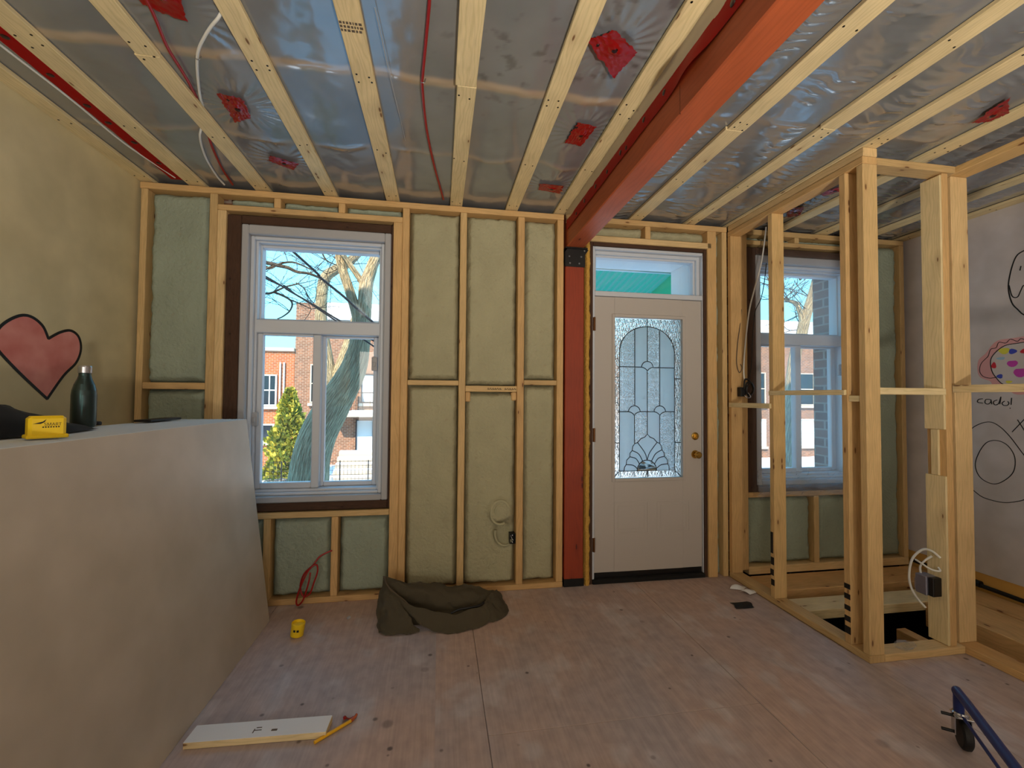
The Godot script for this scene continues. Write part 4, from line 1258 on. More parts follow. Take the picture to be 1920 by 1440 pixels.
# ---------------------------------------------------------------- stack of drywall and what lies on it
func drywall_stack() -> void:
	var tilt := atan2(0.155, 1.212)
	var first := thing("drywall_sheet", "outermost drywall sheet of the leaning stack, its plain grey-beige face to the room", "drywall")
	var core := new_st()
	box_between(core, Vector3(-0.0122, 0.0, 0.0), Vector3(-0.0005, 1.2192, 2.44), 0.0008)
	mi("gypsum_core", core.commit(), mats.gypsum, first)
	var face := new_st()
	box_between(face, Vector3(-0.0005, 0.002, 0.001), Vector3(0.0, 1.217, 2.439), 0.0)
	mi("paper_face", face.commit(), mats.paper, first)
	var back := new_st()
	box_between(back, Vector3(-0.0127, 0.002, 0.001), Vector3(-0.0122, 1.217, 2.439), 0.0)
	mi("paper_back", back.commit(), mats.paper, first)
	for k in 30:
		var o: Node3D = first if k == 0 else first.duplicate()
		if k > 0:
			o.name = "drywall_sheet_%03d" % k
			add_child(o)
			o.set_meta("label", "drywall sheet packed inside the leaning stack, only its white top edge showing")
			o.set_meta("group", "drywall sheets behind the outermost one")
		var j := 0.0 if k == 0 else rng.randf_range(-0.006, 0.009)
		o.transform = Transform3D(Basis(Vector3(0, 0, 1), tilt), Vector3(-0.985 - k * 0.0128 / cos(tilt), 0.0018, 0.2 + j))
	# water bottle
	var b := thing("water_bottle", "dark green metal water bottle with a silver cap, standing on the drywall stack", "bottle", Vector3(-1.47, 1.2155, 0.955))
	var st := new_st()
	lathe(st, [Vector2(0.0, 0.0), Vector2(0.034, 0.0), Vector2(0.0395, 0.006), Vector2(0.041, 0.02), Vector2(0.041, 0.135), Vector2(0.039, 0.155), Vector2(0.033, 0.18), Vector2(0.024, 0.203), Vector2(0.0205, 0.216), Vector2(0.020, 0.226)], 40)
	mi("flask", st.commit(), mats.bottle, b)
	st = new_st()
	lathe(st, [Vector2(0.0205, 0.2265), Vector2(0.0225, 0.228), Vector2(0.023, 0.252), Vector2(0.021, 0.258), Vector2(0.0, 0.259)], 32)
	mi("cap", st.commit(), mats.bottle_cap, b)
	# yellow tub with black print
	var y := thing("yellow_tub", "small yellow plastic tub with black print, on the near end of the drywall stack", "tub", Vector3(-1.235, 1.2155, 1.44))
	st = new_st()
	cbox(st, Vector3(0, 0.035, 0), Vector3(0.052, 0.070, 0.085), 0.008)
	cbox(st, Vector3(0, 0.006, 0), Vector3(0.062, 0.012, 0.095), 0.004)
	var body := mi("tub_body", st.commit(), mats.yellow_plastic, y)
	y.rotation.y = -0.75
	var tm := TextMesh.new()
	tm.text = "SMART"
	tm.font = SystemFont.new()
	tm.font.font_names = PackedStringArray(["Droid Sans"])
	tm.font_size = 40
	tm.pixel_size = 0.00032
	tm.depth = 0.0006
	var print_o := mi("print", tm, mats.marker, body)
	print_o.transform = Transform3D(Basis(Vector3(0, 1, 0), PI / 2), Vector3(0.0262, 0.044, -0.010))
	st = new_st()
	for i in 7: box_between(st, Vector3(0.026, 0.0335, 0.009 - i * 0.0058), Vector3(0.0265, 0.0375, 0.0125 - i * 0.0058), 0.0)
	mi("small_print", st.commit(), mats.marker, body)
	st = new_st()
	prism(st, PackedVector2Array([Vector2(0.034, 0.046), Vector2(0.012, 0.053), Vector2(0.004, 0.060), Vector2(0.008, 0.051), Vector2(0.016, 0.046)]), Vector3(0.026, 0, 0), Vector3(0, 0, 1), Vector3(0, 1, 0), Vector3(0.0006, 0, 0))
	mi("print_emblem", st.commit(), mats.marker, body)
	# jacket heaped at the back of the stack
	var f := func(u: float, v: float) -> Vector3:
		var z := lerpf(1.03, 1.85, u)
		var top := 1.245 + 0.105 * smoothstep(0.0, 0.55, u)
		var x := lerpf(-1.70, -1.36 + 0.05 * sin(u * 5.0), v)
		var s := sin(v * PI)
		var h := (top - 1.2165) * pow(maxf(s, 0.0), 0.6) * smoothstep(0.0, 0.06, u) * smoothstep(1.0, 0.93, u)
		h *= 1.0 + 0.16 * noise.get_noise_2d(x * 9.0, z * 9.0)
		return Vector3(x, 1.2165 + h, z)
	tag(mi("dark_jacket", grid(50, 24, f, null, true), mats.jacket), "black jacket heaped at the back of the drywall stack, by the left edge", "jacket")
	var ph := thing("dark_case", "flat black case lying on the drywall stack between bottle and window", "case", Vector3(-1.46, 1.216, 0.47))
	st = new_st()
	cbox(st, Vector3(0, 0.006, 0), Vector3(0.08, 0.011, 0.26), 0.004)
	mi("case_body", st.commit(), mats.box_black, ph)
	st = new_st()
	cbox(st, Vector3(0, 0.0125, -0.11), Vector3(0.05, 0.002, 0.03), 0.0008)
	mi("case_clip", st.commit(), mats.bolt, ph)
	var lid := thing("dark_disc", "small black disc just behind the water bottle on the drywall stack", "disc", Vector3(-1.52, 1.216, 0.83))
	st = new_st()
	lathe(st, [Vector2(0.0, 0.0), Vector2(0.028, 0.0), Vector2(0.03, 0.003), Vector2(0.03, 0.013), Vector2(0.026, 0.017), Vector2(0.0, 0.018)], 24)
	mi("disc_body", st.commit(), mats.box_black, lid)

# ---------------------------------------------------------------- things on the floor
func floor_things() -> void:
	# canvas bag collapsed against the wall
	var bag := thing("canvas_bag", "collapsed olive canvas bag lying open on the floor under the studs", "bag")
	var rows_back := [[Vector3(-0.324, 0.232, 0.220), Vector3(-0.130, 0.182, 0.200), Vector3(0.071, 0.142, 0.180), Vector3(0.226, 0.132, 0.180), Vector3(0.363, 0.094, 0.200), Vector3(0.413, 0.059, 0.220)],
		[Vector3(-0.292, 0.192, 0.270), Vector3(-0.141, 0.161, 0.280), Vector3(0.053, 0.116, 0.280), Vector3(0.202, 0.093, 0.280), Vector3(0.303, 0.077, 0.280), Vector3(0.391, 0.028, 0.260)],
		[Vector3(-0.250, 0.100, 0.275), Vector3(-0.138, 0.050, 0.285), Vector3(0.005, 0.015, 0.300), Vector3(0.167, 0.010, 0.300), Vector3(0.282, 0.012, 0.300), Vector3(0.369, 0.004, 0.290)]]
	var rows_front := [[Vector3(-0.292, 0.213, 0.302), Vector3(-0.183, 0.142, 0.375), Vector3(-0.042, 0.098, 0.405), Vector3(0.100, 0.070, 0.418), Vector3(0.195, 0.086, 0.405), Vector3(0.278, 0.078, 0.372)],
		[Vector3(-0.248, 0.152, 0.335), Vector3(-0.132, 0.093, 0.425), Vector3(-0.009, 0.048, 0.450), Vector3(0.098, 0.029, 0.460), Vector3(0.208, 0.036, 0.440), Vector3(0.298, 0.047, 0.395)],
		[Vector3(-0.198, 0.106, 0.360), Vector3(-0.085, 0.042, 0.460), Vector3(0.007, 0.010, 0.485), Vector3(0.091, 0.004, 0.505), Vector3(0.221, 0.004, 0.475), Vector3(0.305, 0.006, 0.425)]]
	var rows_left := [[Vector3(-0.324, 0.230, 0.220), Vector3(-0.306, 0.215, 0.260), Vector3(-0.282, 0.200, 0.300)],
		[Vector3(-0.352, 0.121, 0.270), Vector3(-0.285, 0.136, 0.350), Vector3(-0.195, 0.124, 0.385)],
		[Vector3(-0.346, 0.033, 0.350), Vector3(-0.256, 0.061, 0.430), Vector3(-0.130, 0.053, 0.440)],
		[Vector3(-0.325, 0.002, 0.440), Vector3(-0.216, 0.006, 0.480), Vector3(-0.098, 0.004, 0.470)]]
	var rows_right := [[Vector3(0.262, 0.074, 0.355), Vector3(0.305, 0.104, 0.300), Vector3(0.370, 0.106, 0.220), Vector3(0.434, 0.036, 0.190)],
		[Vector3(0.262, 0.050, 0.400), Vector3(0.342, 0.058, 0.370), Vector3(0.412, 0.040, 0.300), Vector3(0.450, 0.010, 0.240)],
		[Vector3(0.272, 0.004, 0.430), Vector3(0.356, 0.004, 0.405), Vector3(0.425, 0.003, 0.330), Vector3(0.452, 0.003, 0.250)]]
	mi("back_panel", patch(rows_back, 50, 18, 0.026, true), mats.canvas, bag)
	mi("front_panel", patch(rows_front, 50, 20, 0.010, true), mats.canvas, bag)
	mi("end_gusset", patch(rows_left, 20, 26, 0.024, true), mats.canvas, bag)
	mi("end_gusset", patch(rows_right, 26, 20, 0.028, true), mats.canvas, bag)
	var lump := func(u: float, v: float) -> Vector3:
		var a := TAU * u
		var r := sin(v * PI * 0.5)
		var x := 0.05 + cos(a) * 0.37 * r
		var z := 0.25 + sin(a) * 0.14 * r
		return Vector3(x, 0.002 + maxf(0.0, 0.05 * cos(v * PI * 0.5) * (1.0 - 0.7 * (x + 0.3)) + 0.008 * noise.get_noise_2d(x * 9, z * 9)), z)
	mi("bag_bottom", grid(40, 12, lump, null, false), mats.canvas, bag)
	var hem := new_st()
	tube(hem, curve([Vector3(-0.322, 0.233, 0.222), Vector3(-0.292, 0.211, 0.302), Vector3(-0.240, 0.172, 0.335), Vector3(-0.183, 0.137, 0.362), Vector3(-0.120, 0.085, 0.418), Vector3(-0.085, 0.046, 0.463)], 6), 0.007, 0.004, 8)
	mi("hem", hem.commit(), mats.canvas_edge, bag)
	tube(hem, curve([Vector3(-0.292, 0.213, 0.302), Vector3(-0.183, 0.143, 0.376), Vector3(-0.042, 0.099, 0.406), Vector3(0.100, 0.071, 0.419), Vector3(0.195, 0.087, 0.406), Vector3(0.278, 0.079, 0.373)], 8), 0.0045, 0.0045, 6)
	tube(hem, curve([Vector3(-0.098, 0.010, 0.475), Vector3(-0.02, 0.012, 0.49), Vector3(0.07, 0.006, 0.508), Vector3(0.16, 0.006, 0.495), Vector3(0.25, 0.006, 0.465), Vector3(0.305, 0.008, 0.43)], 8), 0.004, 0.004, 6)
	var strap := new_st()
	tube(strap, curve([Vector3(0.085, 0.066, 0.396), Vector3(0.14, 0.082, 0.388), Vector3(0.20, 0.086, 0.384), Vector3(0.26, 0.086, 0.366), Vector3(0.285, 0.092, 0.345)], 6), 0.006, 0.009, 6)
	mi("handle", strap.commit(), mats.box_black, bag)

	# yellow cup lying slightly tipped
	var cup := thing("yellow_cup", "small yellow plastic cup on the floor near the foot of the drywall stack", "cup", Vector3(-0.775, 0.004, 0.392))
	var st := new_st()
	lathe(st, [Vector2(0.0, 0.0), Vector2(0.030, 0.0), Vector2(0.034, 0.003), Vector2(0.036, 0.072), Vector2(0.033, 0.074), Vector2(0.031, 0.06), Vector2(0.0, 0.058)], 28)
	mi("cup_body", st.commit(), mats.yellow_plastic, cup)
	st = new_st()
	for a in [1.95, 1.45]:
		cbox(st, Vector3(0, 0.040, 0.0352), Vector3(0.012, 0.012, 0.002), 0.0005, Transform3D(Basis(Vector3.UP, PI / 2 - a), Vector3.ZERO))
	mi("print", st.commit(), mats.marker, cup)
	cup.rotation = Vector3(0.05, 0.15, -0.12)
	# primed board beside the stack
	var pb := thing("primed_board", "short white primed board lying on the floor by the drywall stack", "board", Vector3(-0.685, 0, 1.140))
	var o := board(pb, "board_body", mats.strap3, Vector3(-0.262, 0.001, -0.046), Vector3(0.262, 0.026, 0.046), "x", 0.002)
	st = new_st()
	prism(st, PackedVector2Array([Vector2(-0.261, -0.045), Vector2(0.261, -0.045), Vector2(0.261, 0.045), Vector2(-0.261, 0.045)]), Vector3(0, 0.026, 0), Vector3.RIGHT, Vector3.BACK, Vector3(0, 0.0008, 0))
	mi("primer", st.commit(), mats.white_paint, pb)
	st = new_st()
	for m in [[-0.02, 0.006, 0.026, 0.004], [-0.024, 0.0, 0.004, 0.022], [-0.018, -0.008, 0.02, 0.004], [0.045, 0.008, 0.022, 0.010]]:
		box_between(st, Vector3(m[0], 0.0268, m[1]), Vector3(m[0] + m[2], 0.0274, m[1] + m[3]), 0.0)
	mi("pencil_marks", st.commit(), mats.ink_grey, pb)
	pb.rotation.y = -0.045
	# yellow carpenter's marker with a scrap of red tape
	var pn := thing("yellow_marker", "yellow stick marker with red tape at its tip, on the floor by the white board", "marker")
	st = new_st()
	tube(st, PackedVector3Array([Vector3(-0.462, 0.008, 1.222), Vector3(-0.345, 0.008, 1.124)]), 0.0065, 0.0065, 8)
	mi("barrel", st.commit(), mats.yellow_pencil, pn)
	st = new_st()
	tube(st, PackedVector3Array([Vector3(-0.345, 0.008, 1.124), Vector3(-0.330, 0.010, 1.106), Vector3(-0.327, 0.012, 1.095)]), 0.0075, 0.005, 8)
	mi("grip", st.commit(), mats.red_timber, pn)
	var tf := func(u: float, v: float) -> Vector3: return Vector3(-0.385 + u * 0.045 + v * 0.01, 0.006 + 0.010 * sin(u * 6.0 + v * 2.0) * sin(v * PI) + 0.004 * v, 1.098 + v * 0.022 - 0.006 * sin(u * 7.0))
	mi("tape_scrap", grid(12, 6, tf, null, true), mats.red_tape, pn)
	# wheeled blue tube frame at the right
	var cf := thing("caster_frame", "blue tubular frame on a swivel caster, at the lower right of the floor", "cart")
	st = new_st()
	tube(st, curve([Vector3(2.028, 0.125, 1.622), Vector3(2.028, 0.196, 1.622), Vector3(2.020, 0.208, 1.634), Vector3(1.786, 0.208, 1.951), Vector3(1.50, 0.208, 2.34)], 6), 0.0165, 0.0165, 14)
	mi("tube_frame", st.commit(), mats.blue_paint, cf)
	st = new_st()
	tube(st, PackedVector3Array([Vector3(2.012, 0.128, 1.652), Vector3(1.5, 0.128, 2.34)]), 0.006, 0.006, 8)
	mi("brace_rod", st.commit(), mats.blue_paint, cf)
	var wheel := new_st()
	var axle := Vector3(0.80, 0, 0.60).normalized()
	var wb := Basis(axle.cross(Vector3.UP), axle, Vector3.UP.cross(axle).cross(axle)).orthonormalized()
	wb = Basis(Vector3.UP, axle, Vector3.UP.cross(axle))
	lathe(wheel, [Vector2(0.0, -0.016), Vector2(0.046, -0.016), Vector2(0.054, -0.010), Vector2(0.056, 0.0), Vector2(0.054, 0.010), Vector2(0.046, 0.016), Vector2(0.0, 0.016)], 28, Transform3D(wb, Vector3(2.035, 0.057, 1.632)))
	mi("caster_wheel", wheel.commit(), mats.rubber, cf)
	st = new_st()
	var fk := Transform3D(Basis(axle, Vector3.UP, axle.cross(Vector3.UP)), Vector3(2.032, 0.0, 1.628))
	cbox(st, Vector3(-0.024, 0.09, 0.0), Vector3(0.004, 0.075, 0.034), 0.0015, fk)
	cbox(st, Vector3(0.024, 0.09, 0.0), Vector3(0.004, 0.075, 0.034), 0.0015, fk)
	cbox(st, Vector3(0.0, 0.124, 0.0), Vector3(0.056, 0.006, 0.052), 0.002, fk)
	lathe(st, [Vector2(0.0, 0.140), Vector2(0.022, 0.139), Vector2(0.026, 0.134), Vector2(0.026, 0.126)], 20, Transform3D(Basis(), Vector3(2.030, 0.0, 1.624)))
	mi("caster_fork", st.commit(), mats.chrome, cf)
	st = new_st()
	for y in [0.057, 0.118]:
		tube(st, PackedVector3Array([fk * Vector3(-0.026, y, 0), fk * Vector3(-0.060, y, 0)]), 0.006, 0.006, 8)
	mi("axle_bolt", st.commit(), mats.box_black, cf)
	# litter
	st = new_st()
	cbox(st, Vector3.ZERO, Vector3(0.022, 0.010, 0.016), 0.004, Transform3D(Basis(Vector3(0.3, 1, 0.2).normalized(), 0.8), Vector3(-0.525, 0.006, 0.235)))
	tag(mi("foam_crumb", st.commit(), mats.vinyl_grey), "tiny pale crumb alone on the floor left of the canvas bag", "litter")
	var sf := func(u: float, v: float) -> Vector3: return Vector3(1.915 + u * 0.13 + 0.01 * sin(v * 5.0), 0.003 + 0.004 * absf(sin(u * 4.0 + v * 3.0)) * sin(v * PI), 0.395 + v * 0.085 + 0.02 * u * (1.0 - u))
	tag(mi("dark_scrap", grid(14, 10, sf, null, true), mats.rubber), "dark grey flat scrap on the floor between door and partition", "litter")
	for q in [[2.125, 0.205, 0.7, "folded white plastic scrap against the partition's bottom plate, nearer the door"], [2.150, 0.275, -0.5, "curled white plastic scrap against the partition's bottom plate, nearer the first stud"]]:
		var pf := func(u: float, v: float) -> Vector3:
			var p := Vector2(u - 0.5, v - 0.5).rotated(q[2])
			return Vector3(q[0] + p.x * 0.10, 0.006 + 0.022 * sin(v * PI) * (0.6 + 0.4 * sin(u * 5.0)), q[1] + p.y * 0.06)
		tag(mi("plastic_scrap", grid(12, 8, pf, null, true), mats.white_paint), q[3], "litter")
	var wf := func(u: float, v: float) -> Vector3:
		var a := u * TAU
		var r := 0.045 * sin(v * PI) * (1.0 + 0.35 * noise.get_noise_2d(cos(a) * 3.0 + v * 5.0, sin(a) * 3.0))
		return Vector3(2.455 + cos(a) * r * 1.3, 0.039 + maxf(0.0, 0.035 * (1.0 - cos(v * PI)) * 0.5 + 0.012 * noise.get_noise_2d(u * 12.0, v * 9.0)), 1.075 + sin(a) * r * 0.7)
	tag(mi("plastic_wrapper", grid(20, 12, wf, null, true), mats.film), "crumpled clear wrapper on the partition's bottom plate near its corner post", "litter")

# ---------------------------------------------------------------- cables and boxes
func sheet_y(x: float, z: float) -> float:
	for s in [[-1.89, -1.795], [-1.61, -1.50], [-1.21, -1.105], [-0.783, -0.688], [-0.38, -0.282], [0.045, 0.147], [0.45, 0.548], [0.807, 0.905]]:
		if x > s[0] and x < s[1]: return 2.7235
	return 2.704 + 0.002 * sin(z * 9.0)

func ceiling_cable(called: String, m: Material, label: String, pts: Array, r: float) -> void:
	var c := []
	for p in pts: c.append(Vector3(p[0], 0, p[1]))
	var q := curve(c, 10)
	for i in q.size(): q[i].y = sheet_y(q[i].x, q[i].z)
	for k in 3:
		var s := q.duplicate()
		for i in range(1, q.size() - 1): s[i].y = (q[i - 1].y + 2.0 * q[i].y + q[i + 1].y) * 0.25
		q = s
	var st := new_st()
	tube(st, q, r, r, 8)
	tag(mi(called, st.commit(), m), label, "cable")

func wires() -> void:
	ceiling_cable("red_cable", mats.red_cable, "red electrical cable bowing across the ceiling between the middle strips", [[-0.035, 1.80], [-0.05, 1.572], [-0.083, 1.243], [-0.089, 1.146], [-0.079, 0.839], [-0.043, 0.481], [0.012, 0.06]], 0.0062)
	ceiling_cable("red_cable", mats.red_cable, "red electrical cable slipping behind the third ceiling strip from the left wall", [[-0.985, 1.62], [-1.006, 1.405], [-1.055, 1.21], [-1.075, 1.066], [-1.101, 0.933], [-1.204, 0.591], [-1.291, 0.254], [-1.325, 0.03]], 0.0062)
	ceiling_cable("white_cable", mats.white_cable, "white cable looping over the ceiling beside the left red cable", [[-0.72, 1.44], [-0.795, 1.382], [-0.881, 1.292], [-0.967, 1.173], [-1.060, 0.972], [-1.118, 0.82], [-1.159, 0.711], [-1.245, 0.584], [-1.324, 0.365], [-1.37, 0.145], [-1.378, 0.02]], 0.0058)
	ceiling_cable("white_cable", mats.white_cable, "white cable along the leftmost red tape strip of the ceiling", [[-1.70, 1.7], [-1.692, 1.104], [-1.689, 0.974], [-1.682, 0.739], [-1.684, 0.406], [-1.640, 0.064]], 0.005)
	ceiling_cable("pale_string", mats.vinyl_grey, "thin pale string against the ceiling sheet left of the middle red cable", [[-0.237, 1.519], [-0.215, 1.10], [-0.193, 0.725]], 0.0014)
	# cable staple
	for q in [[-0.085, 1.19, "small staple holding the middle red ceiling cable"], [-0.968, 1.165, "small staple holding the looping white ceiling cable"]]:
		var ss := new_st()
		tube(ss, curve([Vector3(q[0] - 0.011, 2.719, q[1]), Vector3(q[0] - 0.008, 2.700, q[1]), Vector3(q[0], 2.6955, q[1]), Vector3(q[0] + 0.008, 2.700, q[1]), Vector3(q[0] + 0.011, 2.719, q[1])], 4), 0.0018, 0.0018, 6)
		tag(mi("cable_staple", ss.commit(), mats.bolt), q[2], "staple")
	# loose red coil at the left window
	var st := new_st()
	var pts := [Vector3(-0.68, 0.34, 0.006), Vector3(-0.75, 0.31, 0.02), Vector3(-0.79, 0.26, 0.035), Vector3(-0.84, 0.21, 0.04), Vector3(-0.86, 0.14, 0.045), Vector3(-0.85, 0.09, 0.05), Vector3(-0.83, 0.07, 0.05), Vector3(-0.80, 0.09, 0.045), Vector3(-0.78, 0.15, 0.045), Vector3(-0.76, 0.22, 0.04), Vector3(-0.765, 0.262, 0.04), Vector3(-0.79, 0.258, 0.05), Vector3(-0.82, 0.22, 0.055), Vector3(-0.85, 0.15, 0.06), Vector3(-0.87, 0.09, 0.06), Vector3(-0.88, 0.04, 0.055), Vector3(-0.87, 0.018, 0.05), Vector3(-0.84, 0.05, 0.06), Vector3(-0.82, 0.11, 0.06), Vector3(-0.805, 0.17, 0.06), Vector3(-0.80, 0.22, 0.05)]
	tube(st, curve(pts, 6), 0.0055, 0.0055, 8)
	tag(mi("red_cable_coil", st.commit(), mats.red_cable), "loose red cable coil hanging from the stud under the left window", "cable")
	# outlet box sunk in the foam
	var ob := thing("outlet_box", "small metal outlet box sunk in the foam at a stud, above the canvas bag", "outlet box")
	st = new_st()
	frame_bars(st, 0.500, 0.540, 0.325, 0.395, 0.003, 0.003, 0.003, 0.003, -0.05, 0.004, 0.001)
	box_between(st, Vector3(0.502, 0.327, -0.052), Vector3(0.538, 0.393, -0.04), 0.0)
	mi("box_shell", st.commit(), mats.box_black, ob)
	for y in [0.336, 0.384]:
		st = new_st()
		lathe(st, [Vector2(0, 0.003), Vector2(0.004, 0.002), Vector2(0.005, 0)], 8, Transform3D(Basis(Vector3(1, 0, 0), Vector3(0, 0, 1), Vector3(0, -1, 0)), Vector3(0.520, y, 0.002)))
		mi("screw", st.commit(), mats.chrome, ob)
	st = new_st()
	tube(st, curve([Vector3(0.512, 0.375, -0.03), Vector3(0.516, 0.362, 0.004), Vector3(0.524, 0.350, 0.006), Vector3(0.53, 0.345, -0.03)], 5), 0.002, 0.002, 6)
	mi("wire_end", st.commit(), mats.white_cable, ob)
	# switch box with black cable coil by the right window
	var sb := thing("switch_box", "black switch box with a coil of black cable, left of the filmed window", "switch box")
	st = new_st()
	box_between(st, Vector3(2.246, 1.372, 0.041), Vector3(2.290, 1.442, 0.085), 0.003)
	mi("box_shell", st.commit(), mats.box_black, sb)
	st = new_st()
	tube(st, curve([Vector3(2.27, 1.43, 0.088), Vector3(2.285, 1.50, 0.08), Vector3(2.33, 1.49, 0.07), Vector3(2.36, 1.43, 0.07), Vector3(2.33, 1.38, 0.07), Vector3(2.29, 1.41, 0.08), Vector3(2.30, 1.48, 0.085), Vector3(2.35, 1.45, 0.085), Vector3(2.345, 1.40, 0.085), Vector3(2.30, 1.38, 0.09), Vector3(2.285, 1.44, 0.10), Vector3(2.32, 1.475, 0.10), Vector3(2.34, 1.44, 0.10)], 7), 0.006, 0.006, 8)
	mi("cable_coil", st.commit(), mats.black_cable, sb)
	st = new_st()
	tube(st, curve([Vector3(2.275, 1.38, 0.088), Vector3(2.29, 1.362, 0.10), Vector3(2.315, 1.37, 0.10), Vector3(2.30, 1.40, 0.095)], 5), 0.004, 0.003, 6)
	mi("bare_wire", st.commit(), mats.chrome, sb)
	st = new_st()
	tube(st, curve([Vector3(2.50, 2.695, 0.05), Vector3(2.47, 2.51, 0.055), Vector3(2.44, 2.38, 0.06), Vector3(2.39, 2.21, 0.06), Vector3(2.35, 2.04, 0.05), Vector3(2.33, 1.80, 0.03), Vector3(2.305, 1.59, 0.04), Vector3(2.29, 1.47, 0.07)], 8), 0.0055, 0.0055, 8)
	tag(mi("white_cable", st.commit(), mats.white_cable), "pale cable hanging from the ceiling in front of the filmed window", "cable")
	st = new_st()
	tube(st, curve([Vector3(2.50, 2.41, 0.05), Vector3(2.48, 2.26, 0.05), Vector3(2.45, 2.13, 0.05), Vector3(2.40, 2.03, 0.05), Vector3(2.38, 1.88, 0.05), Vector3(2.365, 1.63, 0.05), Vector3(2.325, 1.50, 0.075)], 8), 0.0035, 0.0035, 6)
	tag(mi("dark_cable", st.commit(), mats.black_cable), "thin dark cable curving down the left side of the filmed window", "cable")
	st = new_st()
	tube(st, curve([Vector3(2.315, 2.05, 0.006), Vector3(2.27, 1.90, 0.046), Vector3(2.25, 1.78, 0.048), Vector3(2.24, 1.63, 0.048), Vector3(2.262, 1.555, 0.048), Vector3(2.285, 1.59, 0.048), Vector3(2.27, 1.62, 0.05)], 8), 0.003, 0.003, 6)
	tag(mi("grey_cable", st.commit(), mats.ink_grey), "thin grey cable hooked over the first partition stud above the switch box", "cable")
	# socket box on the partition with white coil
	var gb := thing("socket_box", "grey metal socket box with a loop of white cable, low on the partition's right stud", "socket box")
	st = new_st()
	box_between(st, Vector3(2.640, 0.288, 0.985), Vector3(2.706, 0.392, 1.045), 0.004)
	mi("box_shell", st.commit(), mats.box_grey, gb)
	st = new_st()
	box_between(st, Vector3(2.650, 0.290, 1.046), Vector3(2.706, 0.390, 1.072), 0.003)
	mi("box_cover", st.commit(), mats.box_black, gb)
	st = new_st()
	frame_bars(st, 2.650, 2.698, 0.30, 0.36, 0.006, 0.006, 0.006, 0.006, 0.974, 0.984, 0.001)
	mi("clamp", st.commit(), mats.chrome, gb)
	st = new_st()
	tube(st, curve([Vector3(2.695, 0.50, 1.075), Vector3(2.68, 0.528, 1.045), Vector3(2.665, 0.525, 1.01), Vector3(2.650, 0.47, 0.972), Vector3(2.645, 0.40, 0.955), Vector3(2.648, 0.32, 0.952), Vector3(2.66, 0.255, 0.972), Vector3(2.69, 0.20, 1.0)], 8), 0.006, 0.006, 8)
	tube(st, curve([Vector3(2.668, 0.392, 0.995), Vector3(2.660, 0.43, 1.0), Vector3(2.664, 0.47, 1.022), Vector3(2.68, 0.50, 1.045)], 6), 0.005, 0.005, 8)
	tube(st, curve([Vector3(2.660, 0.458, 0.975), Vector3(2.652, 0.452, 1.01), Vector3(2.664, 0.432, 1.05), Vector3(2.69, 0.43, 1.075), Vector3(2.70, 0.445, 1.06)], 6), 0.005, 0.005, 8)
	mi("cable_loop", st.commit(), mats.white_cable, gb)
	# black pipe at the foot of the right wall
	st = new_st()
	tube(st, curve([Vector3(3.845, 0.045, 0.02), Vector3(3.85, 0.035, 0.25), Vector3(3.855, 0.025, 0.6), Vector3(3.85, 0.02, 1.1), Vector3(3.85, 0.02, 2.0)], 8), 0.015, 0.015, 10)
	lathe(st, [Vector2(0.0, 0.03), Vector2(0.024, 0.028), Vector2(0.024, -0.02), Vector2(0.0, -0.022)], 14, Transform3D(Basis(Vector3(1, 0, 0), Vector3(0, 0, 1), Vector3(0, -1, 0)), Vector3(3.85, 0.037, 0.45)))
	tag(mi("black_pipe", st.commit(), mats.rubber), "thin black pipe along the foot of the right wall", "pipe")

